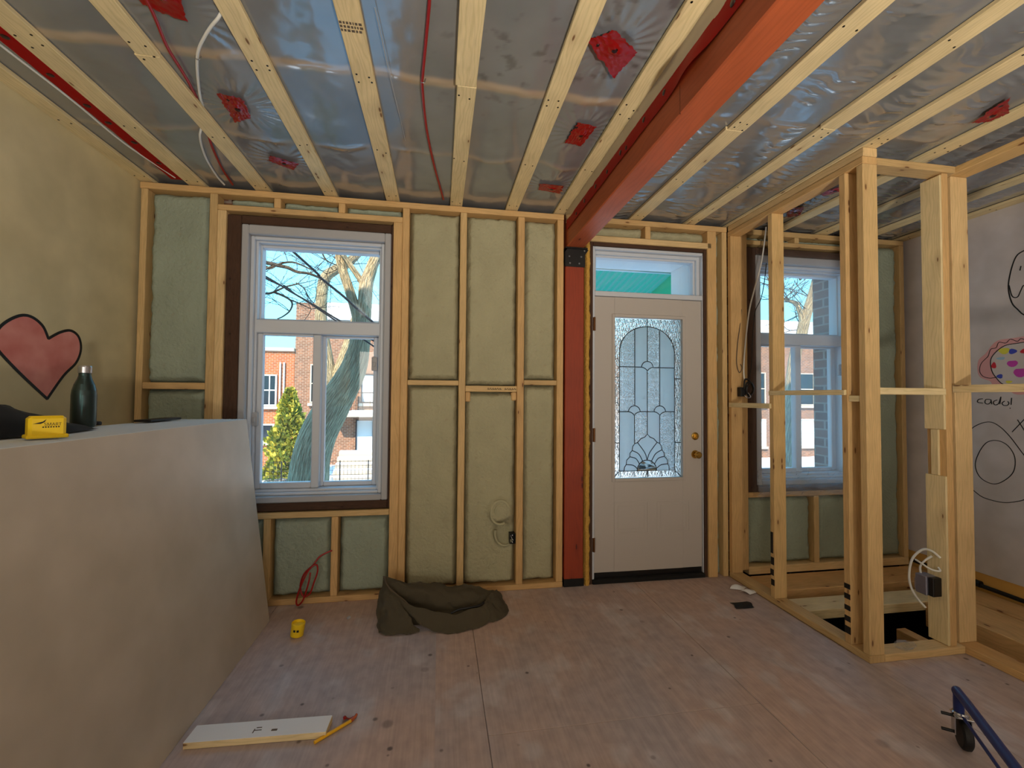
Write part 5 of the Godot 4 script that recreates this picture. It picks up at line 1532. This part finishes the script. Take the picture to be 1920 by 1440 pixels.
# ---------------------------------------------------------------- red tape on the ceiling sheet
func tape_patches() -> void:
	var T := [
		[[-0.998, 0.958], [-0.898, 0.933], [-0.917, 0.788], [-1.013, 0.741], 0.5, "crumpled red tape patch on the ceiling, just right of the looping white cable"],
		[[-0.949, 0.449], [-0.823, 0.381], [-0.878, 0.298], [-0.989, 0.386], 1.3, "small crumpled red tape patch on the ceiling nearest the left window"],
		[[-1.000, 1.560], [-0.869, 1.500], [-0.912, 1.343], [-1.030, 1.40], 2.1, "red tape patch on the left part of the ceiling, farthest from the window wall"],
		[[0.530, 1.519], [0.614, 1.580], [0.745, 1.501], [0.711, 1.350], 3.3, "largest glossy red tape patch on the ceiling, left of the red beam"],
		[[0.657, 1.036], [0.757, 1.022], [0.735, 0.842], [0.640, 0.861], 4.2, "rectangular red tape patch on the ceiling, midway along the red beam's left side"],
		[[0.608, 0.404], [0.767, 0.398], [0.773, 0.288], [0.621, 0.320], 5.5, "red tape patch on the ceiling near the red post"],
		[[2.480, 1.541], [2.530, 1.367], [2.604, 1.393], [2.612, 1.46], 6.1, "red tape patch on the ceiling right of the partition, nearest the viewer"],
		[[2.421, 0.360], [2.503, 0.410], [2.589, 0.280], [2.531, 0.221], 7.4, "red tape patch seen through the partition studs above the filmed window"],
		[[2.430, 0.620], [2.500, 0.720], [2.560, 0.68], [2.49, 0.57], 8.2, "small red tape scrap seen between the two corner studs of the partition"],
	]
	for t in T:
		var f := func(u: float, v: float) -> Vector3:
			var a := Vector2(t[0][0], t[0][1]).lerp(Vector2(t[1][0], t[1][1]), u)
			var b := Vector2(t[3][0], t[3][1]).lerp(Vector2(t[2][0], t[2][1]), u)
			var p := a.lerp(b, v)
			var e := maxf(absf(u - 0.5), absf(v - 0.5)) * 2.0
			p += Vector2(noise.get_noise_2d(u * 5.0 + t[4], v * 5.0), noise.get_noise_2d(u * 5.0, v * 5.0 + t[4])) * 0.012 * e
			var bump: float = 0.006 * exp(-pow(Vector2(u - 0.55, v - 0.5).length() / 0.16, 2.0))
			return Vector3(p.x, 2.7015 - bump + 0.0035 * noise.get_noise_2d(u * 7.0 + t[4] * 3.0, v * 7.0), p.y)
		var o := mi("tape_patch", grid(22, 22, f, null, false), mats.red_tape)
		tag(o, t[5], "tape", "red tape patches on the ceiling")
		var st := new_st()
		for k in 2:
			var u := 0.55 if k == 0 else 0.25 + 0.2 * sin(t[4])
			var v := 0.5 if k == 0 else 0.2
			var q: Vector3 = f.call(u, v)
			lathe(st, [Vector2(0.0, -0.002), Vector2(0.009 - 0.003 * k, -0.0015), Vector2(0.013 - 0.004 * k, 0.002)], 10, Transform3D(Basis(), q))
		mi("nail_bump", st.commit(), mats.red_tape_dark, o)
	# long strip beside the second ceiling strip, with dark nail bumps
	var g := func(u: float, v: float) -> Vector3:
		var z := lerpf(0.04, 1.9, v)
		return Vector3(lerpf(-1.672, -1.606, u), 2.7035 + 0.002 * noise.get_noise_2d(u * 4.0, z * 9.0), z)
	var s := mi("tape_strip", grid(6, 120, g, null, false), mats.red_tape_flat)
	tag(s, "long red tape strip on the ceiling along the second strip from the left wall", "tape")
	var kn := new_st()
	for z in [0.24, 0.45, 0.62, 0.75, 0.95, 1.15]:
		lathe(kn, [Vector2(0.0, -0.002), Vector2(0.011, -0.0015), Vector2(0.016, 0.002)], 10, Transform3D(Basis(), Vector3(-1.638 + 0.01 * sin(z * 30.0), 2.7025, z)))
	mi("nail_bump", kn.commit(), mats.red_tape_dark, s)

func unseen_floor_lamp() -> void:  # lamp body out of view behind the camera, lighting the ceiling strips
	var w := thing("unseen_floor_lamp", "unseen lamp on the floor behind the viewpoint, placed to light the ceiling", "lamp", Vector3(1.0, 0, 4.7))
	var st := new_st()
	cbox(st, Vector3(0, 0.40, 0.03), Vector3(0.22, 0.05, 0.16), 0.01)
	for x in [-0.1, 0.1]:
		tube(st, PackedVector3Array([Vector3(x, 0.40, 0.03), Vector3(x * 1.3, 0.012, 0.14), Vector3(x * 1.3, 0.012, -0.14)]), 0.011, 0.011, 8)
	mi("lamp_stand", st.commit(), mats.yellow_plastic, w)
	st = new_st()
	box_between(st, Vector3(-0.09, 0.426, -0.03), Vector3(0.09, 0.440, 0.09), 0.003)
	mi("lamp_glass", st.commit(), mats.unseen_source_glow, w)
# ---------------------------------------------------------------- the street outside
func street() -> void:
	var g := structure("ground", "snowy street and front gardens outside", "ground")
	var f := func(u: float, v: float) -> Vector3:
		var x := lerpf(-34.0, 40.0, u)
		var z := lerpf(-0.45, -30.0, v)
		var road := smoothstep(-4.6, -5.4, z) * (1.0 - smoothstep(-9.6, -10.6, z))
		return Vector3(x, GROUND - 0.12 * road + (1.0 - road) * (0.10 * noise.get_noise_2d(x * 0.6, z * 0.8) + 0.05 * noise.get_noise_2d(x * 2.2, z * 2.2)), z)
	mi("snow", grid(160, 90, f, null, true), mats.snow, g)
	var st := new_st()
	box_between(st, Vector3(-34, GROUND - 0.3, -9.8), Vector3(40, GROUND - 0.08, -5.2), 0.0)
	mi("road", st.commit(), mats.asphalt, g)
	buildings()
	porch()
	big_tree()
	second_tree()
	cedar()
	fence()
	var pole := thing("utility_pole", "wooden utility pole beside the left window's view, carrying the overhead cables", "pole", Vector3(-5.05, GROUND, -3.1))
	var ps := new_st()
	tube(ps, PackedVector3Array([Vector3(0, -0.1, 0), Vector3(0, 8.6, 0)]), 0.14, 0.10, 12)
	mi("pole_shaft", ps.commit(), mats.bark_thin, pole)
	# overhead cables
	var C := [[[Vector3(-5.0, 5.9, -3.0), Vector3(-1.92, 3.24, -3.0), Vector3(-1.57, 2.91, -3.0), Vector3(-1.27, 2.67, -3.0), Vector3(-0.88, 2.33, -3.0), Vector3(0.6, 1.15, -3.0)], "upper thick overhead cable slanting across the view from the left window"],
		[[Vector3(-5.0, 4.5, -3.0), Vector3(-2.24, 2.89, -3.0), Vector3(-1.96, 2.72, -3.0), Vector3(-1.62, 2.53, -3.0), Vector3(-1.29, 2.33, -3.0), Vector3(0.3, 1.4, -3.0)], "lower overhead cable slanting across the view from the left window"],
		[[Vector3(-5.0, 4.2, -3.2), Vector3(-2.33, 2.92, -3.2), Vector3(-2.07, 2.82, -3.2), Vector3(-1.91, 2.70, -3.2), Vector3(-1.61, 2.51, -3.2), Vector3(0.2, 1.3, -3.2)], "overhead cable running just under the lower one outside the left window"]]
	for c in C:
		var s := new_st()
		tube(s, curve(c[0], 6), 0.016 if c == C[0] else 0.011, -1.0, 6)
		tag(mi("overhead_cable", s.commit(), mats.overhead_cable), c[1], "cable", "overhead cables outside the left window")

func house_window(parent: Node, x0: float, x1: float, y0: float, y1: float, z: float, glass: Material, frame: Material, bars := 1) -> void:
	var st := new_st()
	frame_bars(st, x0, x1, y0, y1, 0.06, 0.06, 0.06, 0.06, z, z + 0.10, 0.01)
	if bars > 0: box_between(st, Vector3(x0 + 0.06, (y0 + y1) * 0.5 - 0.025, z + 0.01), Vector3(x1 - 0.06, (y0 + y1) * 0.5 + 0.025, z + 0.09), 0.005)
	if bars > 1: box_between(st, Vector3((x0 + x1) * 0.5 - 0.02, y0 + 0.06, z + 0.01), Vector3((x0 + x1) * 0.5 + 0.02, y1 - 0.06, z + 0.08), 0.005)
	var w := mi("window", st.commit(), frame, parent)
	st = new_st()
	box_between(st, Vector3(x0 + 0.05, y0 + 0.05, z), Vector3(x1 - 0.05, y1 - 0.05, z + 0.04), 0.0)
	mi("pane", st.commit(), glass, w)
	st = new_st()
	box_between(st, Vector3(x0 - 0.08, y0 - 0.14, z), Vector3(x1 + 0.08, y0 - 0.01, z + 0.16), 0.01)
	mi("sill", st.commit(), mats.stone, w)

func buildings() -> void:
	var Z := -18.0
	var a := thing("row_house", "low orange brick house with a flat roof and white downpipes across the street", "house")
	var st := new_st()
	box_between(st, Vector3(-16.0, GROUND - 0.3, -26.0), Vector3(-6.44, 3.30, Z), 0.0)
	mi("wall", st.commit(), mats.brick_orange, a)
	st = new_st()
	box_between(st, Vector3(-16.0, 3.30, -26.0), Vector3(-6.44, 3.46, Z + 0.12), 0.02)
	mi("parapet", st.commit(), mats.stone, a)
	house_window(a, -7.75, -7.15, 0.85, 2.25, Z, mats.dark_glass, mats.white_paint, 2)
	house_window(a, -7.75, -7.22, -0.75, 0.05, Z, mats.dark_glass, mats.white_paint, 0)
	house_window(a, -10.4, -9.4, 0.85, 2.25, Z, mats.dark_glass, mats.white_paint, 2)
	house_window(a, -13.0, -12.0, 0.85, 2.25, Z, mats.dark_glass, mats.white_paint, 2)
	for x in [-7.02, -6.86]:
		st = new_st()
		tube(st, PackedVector3Array([Vector3(x, GROUND, Z + 0.07), Vector3(x, 2.8, Z + 0.07)]), 0.035, 0.035, 8)
		mi("downpipe", st.commit(), mats.white_paint, a)
	var b := thing("brick_house", "taller brown brick house with a snowy cornice and balcony across the street", "house")
	st = new_st()
	box_between(st, Vector3(-6.43, GROUND - 0.3, -27.0), Vector3(26.0, 5.0, Z), 0.0)
	box_between(st, Vector3(-6.43, 5.0, -27.0), Vector3(-5.10, 5.54, Z), 0.0)
	mi("wall", st.commit(), mats.brick_brown, b)
	st = new_st()
	box_between(st, Vector3(-5.09, 4.75, -24.0), Vector3(26.0, 5.50, Z + 0.5), 0.06)
	mi("cornice", st.commit(), mats.snow, b)
	st = new_st()
	box_between(st, Vector3(-5.09, 4.55, -24.0), Vector3(26.0, 4.74, Z + 0.35), 0.03)
	mi("eaves", st.commit(), mats.stone, b)
	for x in [-5.75, -1.4, 1.2, 4.2, 7.2, 10.2, 13.2, 16.2, 19.2]:
		house_window(b, x, x + (0.5 if x < -5 else 1.1), 1.0, 2.75, Z, mats.dark_glass, mats.stone, 1)
		if x > -5: house_window(b, x, x + 1.1, -1.2, 0.25, Z, mats.blind, mats.white_paint, 1)
	house_window(b, -3.55, -2.95, 1.0, 2.35, Z, mats.blind, mats.dark_glass, 0)
	house_window(b, -3.75, -2.95, -1.45, 0.25, Z, mats.blind, mats.dark_glass, 0)
	# recessed loggia with snow on its slab
	st = new_st()
	box_between(st, Vector3(-4.75, 0.40, Z + 0.01), Vector3(-2.4, 0.58, Z + 1.1), 0.02)
	mi("balcony", st.commit(), mats.stone, b)
	st = new_st()
	box_between(st, Vector3(-4.72, 0.585, Z + 0.02), Vector3(-2.42, 0.68, Z + 1.05), 0.04)
	mi("balcony_snow", st.commit(), mats.snow, b)
	st = new_st()
	box_between(st, Vector3(-4.05, 0.69, Z + 0.75), Vector3(-3.80, 2.0, Z + 1.0), 0.02)
	mi("brick_pier", st.commit(), mats.brick_orange, b)
	st = new_st()
	for x in [-4.7, -4.4, -4.2, -3.6, -3.3, -3.0, -2.7]:
		box_between(st, Vector3(x, 0.69, Z + 1.0), Vector3(x + 0.02, 1.45, Z + 1.02), 0.0)
	box_between(st, Vector3(-4.72, 1.45, Z + 0.99), Vector3(-2.42, 1.49, Z + 1.03), 0.0)
	mi("railing", st.commit(), mats.iron, b)
	var s := thing("front_steps", "snow-covered front steps of the brown brick house", "steps", Vector3(-2.9, GROUND, -13.6))
	for k in 5:
		board(s, "step", mats.stone, Vector3(-0.9, 0.0, -0.3 * k - 0.3), Vector3(0.9, 0.19 * (k + 1), -0.3 * k), "x", 0.01)
		board(s, "step_snow", mats.snow, Vector3(-0.88, 0.19 * (k + 1) + 0.001, -0.3 * k - 0.22), Vector3(0.88, 0.19 * (k + 1) + 0.05, -0.3 * k - 0.01), "x", 0.02)
	var m := func(u: float, v: float) -> Vector3:
		var aa := u * TAU
		var r := sin(v * PI * 0.5)
		return Vector3(-4.0 + cos(aa) * r * 0.55, GROUND + 0.05 + 0.5 * cos(v * PI * 0.5) + 0.08 * noise.get_noise_2d(u * 9.0, v * 6.0), -12.65 + sin(aa) * r * 0.35)
	tag(mi("snow_mound", grid(30, 14, m, null, false), mats.snow), "rounded snow mound beside the brown house's front steps", "snow")
	var rn := RandomNumberGenerator.new()
	rn.seed = 91
	st = new_st()
	for i in 240:
		var p := Vector3(rn.randf_range(-4.9, -3.9), GROUND, rn.randf_range(-13.6, -13.2))
		tube(st, PackedVector3Array([p, p + Vector3(rn.randf_range(-0.12, 0.12), rn.randf_range(0.35, 0.75), rn.randf_range(-0.1, 0.1))]), 0.012, 0.003, 4)
	tag(mi("dry_grass", st.commit(), mats.straw), "straw-coloured dry grass behind the wire fence across the street", "grass", "", "stuff")

func porch() -> void:
	var p := thing("porch_roof", "green corrugated plastic porch roof outside the front door's transom", "porch roof")
	var f := func(u: float, v: float) -> Vector3:
		var x := lerpf(-0.1, 2.70, u)
		var z := lerpf(-0.46, -2.3, v)
		return Vector3(x, 3.02 - 0.36 * v - 0.0 + 0.012 * sin(x * TAU / 0.076), z)
	var gc := func(_u: float, _v: float, q: Vector3) -> Color:
		var k := 0.5 + 0.5 * sin(q.x * TAU / 0.076 + 0.8)
		var d := 0.5 + 0.5 * noise.get_noise_2d(q.x * 9.0, q.z * 0.6)
		return Color(0.015, 0.42, 0.26).lerp(Color(0.20, 0.36, 0.28), clampf(k * 0.75 + d * 0.5 - 0.25, 0, 1))
	mi("corrugated_panel", grid(360, 6, f, gc, true), mats.green_panel, p)
	for z in [-0.75, -1.45, -2.25]:
		var y: float = 3.02 - 0.36 * (-0.46 - z) / 1.84
		board(p, "purlin", mats.white_paint, Vector3(-0.1, y - 0.085, z - 0.02), Vector3(2.62, y - 0.016, z + 0.02), "x", 0.003)
	var st := new_st()
	prism(st, PackedVector2Array([Vector2(-0.47, 3.0), Vector2(-2.3, 2.64), Vector2(-2.3, 2.42), Vector2(-0.47, 2.42)]), Vector3(2.63, 0, 0), Vector3(0, 0, 1), Vector3(0, 1, 0), Vector3(0.02, 0, 0))
	mi("side_panel", st.commit(), mats.green_side, p)
	for x in [-0.08, 2.60]:
		board(p, "porch_post", mats.white_paint, Vector3(x - 0.04, GROUND, -2.28), Vector3(x + 0.04, 2.53, -2.20), "y", 0.004)
	st = new_st()
	box_between(st, Vector3(-0.3, -0.28, -2.3), Vector3(2.8, -0.12, -0.46), 0.01)
	mi("porch_floor", st.commit(), mats.stone, p)
	st = new_st()
	box_between(st, Vector3(-0.28, -0.119, -2.28), Vector3(2.78, -0.06, -0.47), 0.02)
	mi("brightening_porch_snow", st.commit(), mats.snow, p)  # snow layer placed to brighten the view through the door glass
	var tr := structure("trim_1", "white outer casing of the front door opening", "trim")
	st = new_st()
	box_between(st, Vector3(1.985, -0.1, -0.46), Vector3(2.028, 2.499, -0.165), 0.003)
	box_between(st, Vector3(1.102, -0.1, -0.46), Vector3(1.128, 2.499, -0.165), 0.003)
	box_between(st, Vector3(1.129, 2.452, -0.46), Vector3(1.984, 2.499, -0.165), 0.003)
	mi("casing", st.commit(), mats.white_paint, tr)

func limb(st: SurfaceTool, pts: Array, radii: Array, sides := 12) -> void:
	var c := curve(pts, 6)
	var rr := PackedFloat32Array()
	for i in c.size():
		var x := float(i) / (c.size() - 1) * (radii.size() - 1)
		var k := mini(int(x), radii.size() - 2)
		rr.append(lerpf(radii[k], radii[k + 1], x - k))
	tube(st, c, radii[0], -1.0, sides, rr)

func twig(st: SurfaceTool, p: Vector3, d: Vector3, l: float, r: float, depth: int, rn: RandomNumberGenerator) -> void:
	var pts := [p]
	var q := p
	var dd := d
	for i in 4:
		dd = (dd + Vector3(rn.randf_range(-0.3, 0.3), rn.randf_range(-0.25, 0.28), rn.randf_range(-0.3, 0.3))).normalized()
		q += dd * l * 0.25
		pts.append(q)
	tube(st, curve(pts, 2), r, r * 0.45, 5)
	if depth <= 0: return
	for i in 3:
		var k: Vector3 = pts[1 + i]
		var nd := (dd + Vector3(rn.randf_range(-0.9, 0.9), rn.randf_range(-0.7, 0.8), rn.randf_range(-0.9, 0.9))).normalized()
		twig(st, k, nd, l * rn.randf_range(0.45, 0.7), r * 0.55, depth - 1, rn)

func big_tree() -> void:
	var t := thing("street_tree", "large bare tree with a leaning forked trunk outside the left window", "tree")
	var st := new_st()
	limb(st, [Vector3(-2.12, GROUND - 0.1, -4.5), Vector3(-2.09, -0.6, -4.5), Vector3(-2.06, 0.1, -4.5), Vector3(-1.95, 0.65, -4.5), Vector3(-1.72, 1.16, -4.5), Vector3(-1.42, 1.75, -4.5), Vector3(-1.31, 2.2, -4.5), Vector3(-1.28, 2.62, -4.5)], [0.36, 0.34, 0.30, 0.29, 0.27, 0.215, 0.165, 0.16], 16)
	limb(st, [Vector3(-1.30, 2.4, -4.5), Vector3(-1.38, 2.75, -4.5), Vector3(-1.50, 3.13, -4.5), Vector3(-1.615, 3.48, -4.5), Vector3(-1.67, 3.8, -4.5), Vector3(-1.72, 4.6, -4.4)], [0.10, 0.085, 0.078, 0.075, 0.072, 0.05])
	limb(st, [Vector3(-1.27, 2.5, -4.5), Vector3(-1.24, 2.9, -4.5), Vector3(-1.22, 3.22, -4.5), Vector3(-1.13, 3.52, -4.5), Vector3(-1.03, 3.82, -4.5), Vector3(-0.9, 4.4, -4.5)], [0.13, 0.115, 0.115, 0.095, 0.09, 0.07])
	limb(st, [Vector3(-1.22, 3.12, -4.5), Vector3(-1.33, 3.3, -4.48), Vector3(-1.49, 3.53, -4.45), Vector3(-1.62, 3.72, -4.4), Vector3(-1.8, 4.1, -4.4)], [0.06, 0.05, 0.045, 0.04, 0.03])
	mi("trunk", st.commit(), mats.bark, t)
	back_tree()
	var bs := new_st()
	var rn := RandomNumberGenerator.new()
	rn.seed = 44
	var B := [[Vector3(-3.4, 3.56, -4.5), Vector3(-2.82, 3.49, -4.5), Vector3(-2.61, 3.45, -4.5), Vector3(-2.45, 3.42, -4.5), Vector3(-2.31, 3.36, -4.5), Vector3(-2.12, 3.34, -4.5), Vector3(-1.95, 3.29, -4.6)],
		[Vector3(-3.3, 3.1, -4.5), Vector3(-2.82, 3.36, -4.5), Vector3(-2.61, 3.46, -4.5), Vector3(-2.45, 3.51, -4.5), Vector3(-2.31, 3.50, -4.5), Vector3(-2.1, 3.42, -4.55)],
		[Vector3(-3.3, 2.95, -4.5), Vector3(-2.81, 2.98, -4.5), Vector3(-2.68, 3.00, -4.5), Vector3(-2.49, 3.10, -4.5), Vector3(-2.30, 3.16, -4.5)],
		[Vector3(-2.65, 3.01, -4.5), Vector3(-2.54, 2.97, -4.5), Vector3(-2.41, 2.90, -4.5), Vector3(-2.37, 2.82, -4.5), Vector3(-2.41, 2.71, -4.5), Vector3(-2.51, 2.62, -4.5), Vector3(-2.59, 2.58, -4.5)],
		[Vector3(-2.8, 3.44, -4.5), Vector3(-2.71, 3.39, -4.5), Vector3(-2.62, 3.44, -4.5)], [Vector3(-1.93, 3.70, -4.5), Vector3(-1.85, 3.57, -4.5), Vector3(-1.69, 3.52, -4.6)],
		[Vector3(-2.32, 3.18, -4.5), Vector3(-2.20, 3.10, -4.5), Vector3(-2.13, 2.96, -4.5), Vector3(-2.04, 2.86, -4.5)], [Vector3(-2.41, 2.90, -4.5), Vector3(-2.25, 2.84, -4.5), Vector3(-2.08, 2.76, -4.5)]]
	for i in B.size():
		var rr := [0.035, 0.022, 0.022, 0.018, 0.015, 0.014, 0.010, 0.012][i] as float
		limb(bs, B[i], [rr, rr * 0.8, rr * 0.5], 6)
	mi("branch", bs.commit(), mats.bark_thin, t)
	var ts := new_st()
	for i in 42:
		var b: Array = B[i % B.size()]
		var p: Vector3 = b[rn.randi() % b.size()]
		twig(ts, p, Vector3(rn.randf_range(-1, 1), rn.randf_range(-0.5, 0.9), rn.randf_range(-0.3, 0.3)).normalized(), rn.randf_range(0.3, 0.6), 0.006, 2, rn)
	for p in [Vector3(-1.0, 3.9, -4.5), Vector3(-1.22, 3.3, -4.5), Vector3(-1.6, 3.5, -4.5), Vector3(-1.9, 3.4, -4.7)]:
		for i in 4: twig(ts, p, Vector3(rn.randf_range(-1, 1), rn.randf_range(-0.2, 1.0), rn.randf_range(-0.3, 0.3)).normalized(), 0.6, 0.007, 2, rn)
	tag(mi("twigs", ts.commit(), mats.bark_thin, t), "", "", "", "stuff")

func back_tree() -> void:
	var t := thing("sunlit_tree", "sunlit bare tree stem bending right, behind the big leaning trunk outside the left window", "tree")
	var st := new_st()
	limb(st, [Vector3(-2.60, GROUND - 0.1, -7.3), Vector3(-2.55, 0.2, -7.3), Vector3(-2.42, 1.2, -7.3), Vector3(-2.46, 1.9, -7.3), Vector3(-2.60, 2.7, -7.3), Vector3(-2.64, 3.3, -7.3), Vector3(-2.58, 3.95, -7.3), Vector3(-2.34, 4.20, -7.3), Vector3(-2.06, 4.38, -7.3), Vector3(-1.6, 4.9, -7.3)], [0.19, 0.18, 0.165, 0.15, 0.14, 0.125, 0.125, 0.11, 0.10, 0.07])
	limb(st, [Vector3(-2.42, 1.35, -7.3), Vector3(-2.22, 1.95, -7.3), Vector3(-2.05, 2.5, -7.3), Vector3(-1.88, 3.2, -7.3)], [0.14, 0.125, 0.11, 0.08])
	mi("trunk", st.commit(), mats.bark, t)

func second_tree() -> void:
	var t := thing("slender_tree", "bare slender tree with a forked trunk outside the filmed window", "tree")
	var st := new_st()
	limb(st, [Vector3(7.9, GROUND - 0.1, -6.0), Vector3(8.0, 0.0, -6.0), Vector3(8.16, 1.6, -6.0), Vector3(8.27, 2.46, -6.0), Vector3(8.39, 2.71, -6.0), Vector3(8.49, 3.10, -6.0), Vector3(8.59, 3.42, -6.0), Vector3(8.72, 3.74, -6.0), Vector3(8.84, 4.13, -6.0), Vector3(8.95, 4.5, -6.0), Vector3(9.1, 5.2, -6.0)], [0.20, 0.18, 0.15, 0.12, 0.12, 0.12, 0.11, 0.11, 0.10, 0.09, 0.06])
	limb(st, [Vector3(8.47, 3.12, -6.0), Vector3(8.40, 3.41, -6.0), Vector3(8.30, 3.60, -6.0), Vector3(8.19, 3.64, -6.0), Vector3(7.97, 3.70, -6.0), Vector3(7.6, 3.8, -6.0)], [0.07, 0.06, 0.055, 0.045, 0.035, 0.02], 8)
	mi("trunk", st.commit(), mats.bark, t)
	var rn := RandomNumberGenerator.new()
	rn.seed = 63
	var ts := new_st()
	for p in [Vector3(8.61, 3.48, -6), Vector3(8.72, 3.74, -6), Vector3(8.84, 4.13, -6), Vector3(8.54, 2.97, -6), Vector3(8.19, 3.64, -6), Vector3(7.97, 3.7, -6), Vector3(7.98, 3.96, -6), Vector3(8.41, 4.17, -6), Vector3(7.62, 4.0, -6)]:
		for i in 3: twig(ts, p, Vector3(rn.randf_range(-1, 1), rn.randf_range(-0.2, 1.0), rn.randf_range(-0.4, 0.4)).normalized(), rn.randf_range(0.5, 0.9), 0.014, 2, rn)
	tag(mi("twigs", ts.commit(), mats.bark_thin, t), "", "", "", "stuff")

func cedar() -> void:
	var t := thing("cedar", "yellow-green conical cedar in front of the orange brick house", "shrub", Vector3(-5.5, GROUND, -14.5))
	var rn := RandomNumberGenerator.new()
	rn.seed = 12
	var st := new_st()
	tube(st, PackedVector3Array([Vector3(0, 0, 0), Vector3(0.03, 2.9, 0)]), 0.07, 0.015, 8)
	mi("stem", st.commit(), mats.bark_thin, t)
	for k in 3:
		var s := new_st()
		for i in 2600:
			var h := pow(rn.randf(), 1.5)
			var rad := 0.98 * pow(1.0 - h, 0.75) + 0.04
			var a := rn.randf() * TAU
			var lob := 0.8 + 0.22 * sin(a * 3.0 + h * 14.0) + 0.12 * sin(a * 7.0 - h * 31.0)
			var r := rad * lob * sqrt(rn.randf_range(0.35, 1.0))
			var p := Vector3(cos(a) * r, 0.12 + h * 3.2, sin(a) * r)
			var d := Vector3(cos(a) * 0.6 + rn.randf_range(-0.4, 0.4), rn.randf_range(0.3, 1.2), sin(a) * 0.6 + rn.randf_range(-0.4, 0.4)).normalized()
			var side := d.cross(Vector3(rn.randf_range(-1, 1), rn.randf_range(-1, 1), rn.randf_range(-1, 1))).normalized()
			var l := rn.randf_range(0.10, 0.20)
			var w := l * 0.38
			flat_tri(s, p - side * w * 0.3, p + d * l * 0.5 - side * w, p + d * l, Vector3(cos(a), 0.3, sin(a)))
			flat_tri(s, p - side * w * 0.3, p + d * l, p + d * l * 0.5 + side * w, Vector3(cos(a), 0.3, sin(a)))
		tag(mi("foliage", s.commit(), mats["cedar%d" % k], t), "", "", "", "stuff")

func fence() -> void:
	var t := thing("wire_fence", "black wire garden fence on the far side of the street", "fence")
	for i in 9:
		var s := new_st()
		var x := -8.6 + i * 0.9
		tube(s, PackedVector3Array([Vector3(x, GROUND - 0.05, -12.2), Vector3(x, GROUND + 1.0, -12.2)]), 0.02, 0.02, 6)
		mi("fence_post", s.commit(), mats.iron, t)
	var w := new_st()
	for k in 7:
		var y := GROUND + 0.1 + k * 0.145
		tube(w, PackedVector3Array([Vector3(-8.6, y, -12.2), Vector3(-1.4, y, -12.2)]), 0.006, 0.006, 4)
	for i in 60:
		var x := -8.6 + i * 0.12
		tube(w, PackedVector3Array([Vector3(x, GROUND + 0.05, -12.2), Vector3(x, GROUND + 1.0, -12.2)]), 0.005, 0.005, 4)
	tag(mi("wire_mesh", w.commit(), mats.iron, t), "", "", "", "stuff")
	var bx := thing("snow_block", "square snow-capped stone pier at the left end of the far garden fence", "pier", Vector3(-6.35, GROUND, -12.6))
	board(bx, "pier", mats.stone, Vector3(-0.4, 0, -0.25), Vector3(0.4, 0.72, 0.25), "y", 0.02)
	board(bx, "snow_cap", mats.snow, Vector3(-0.45, 0.721, -0.3), Vector3(0.45, 0.92, 0.3), "x", 0.06)
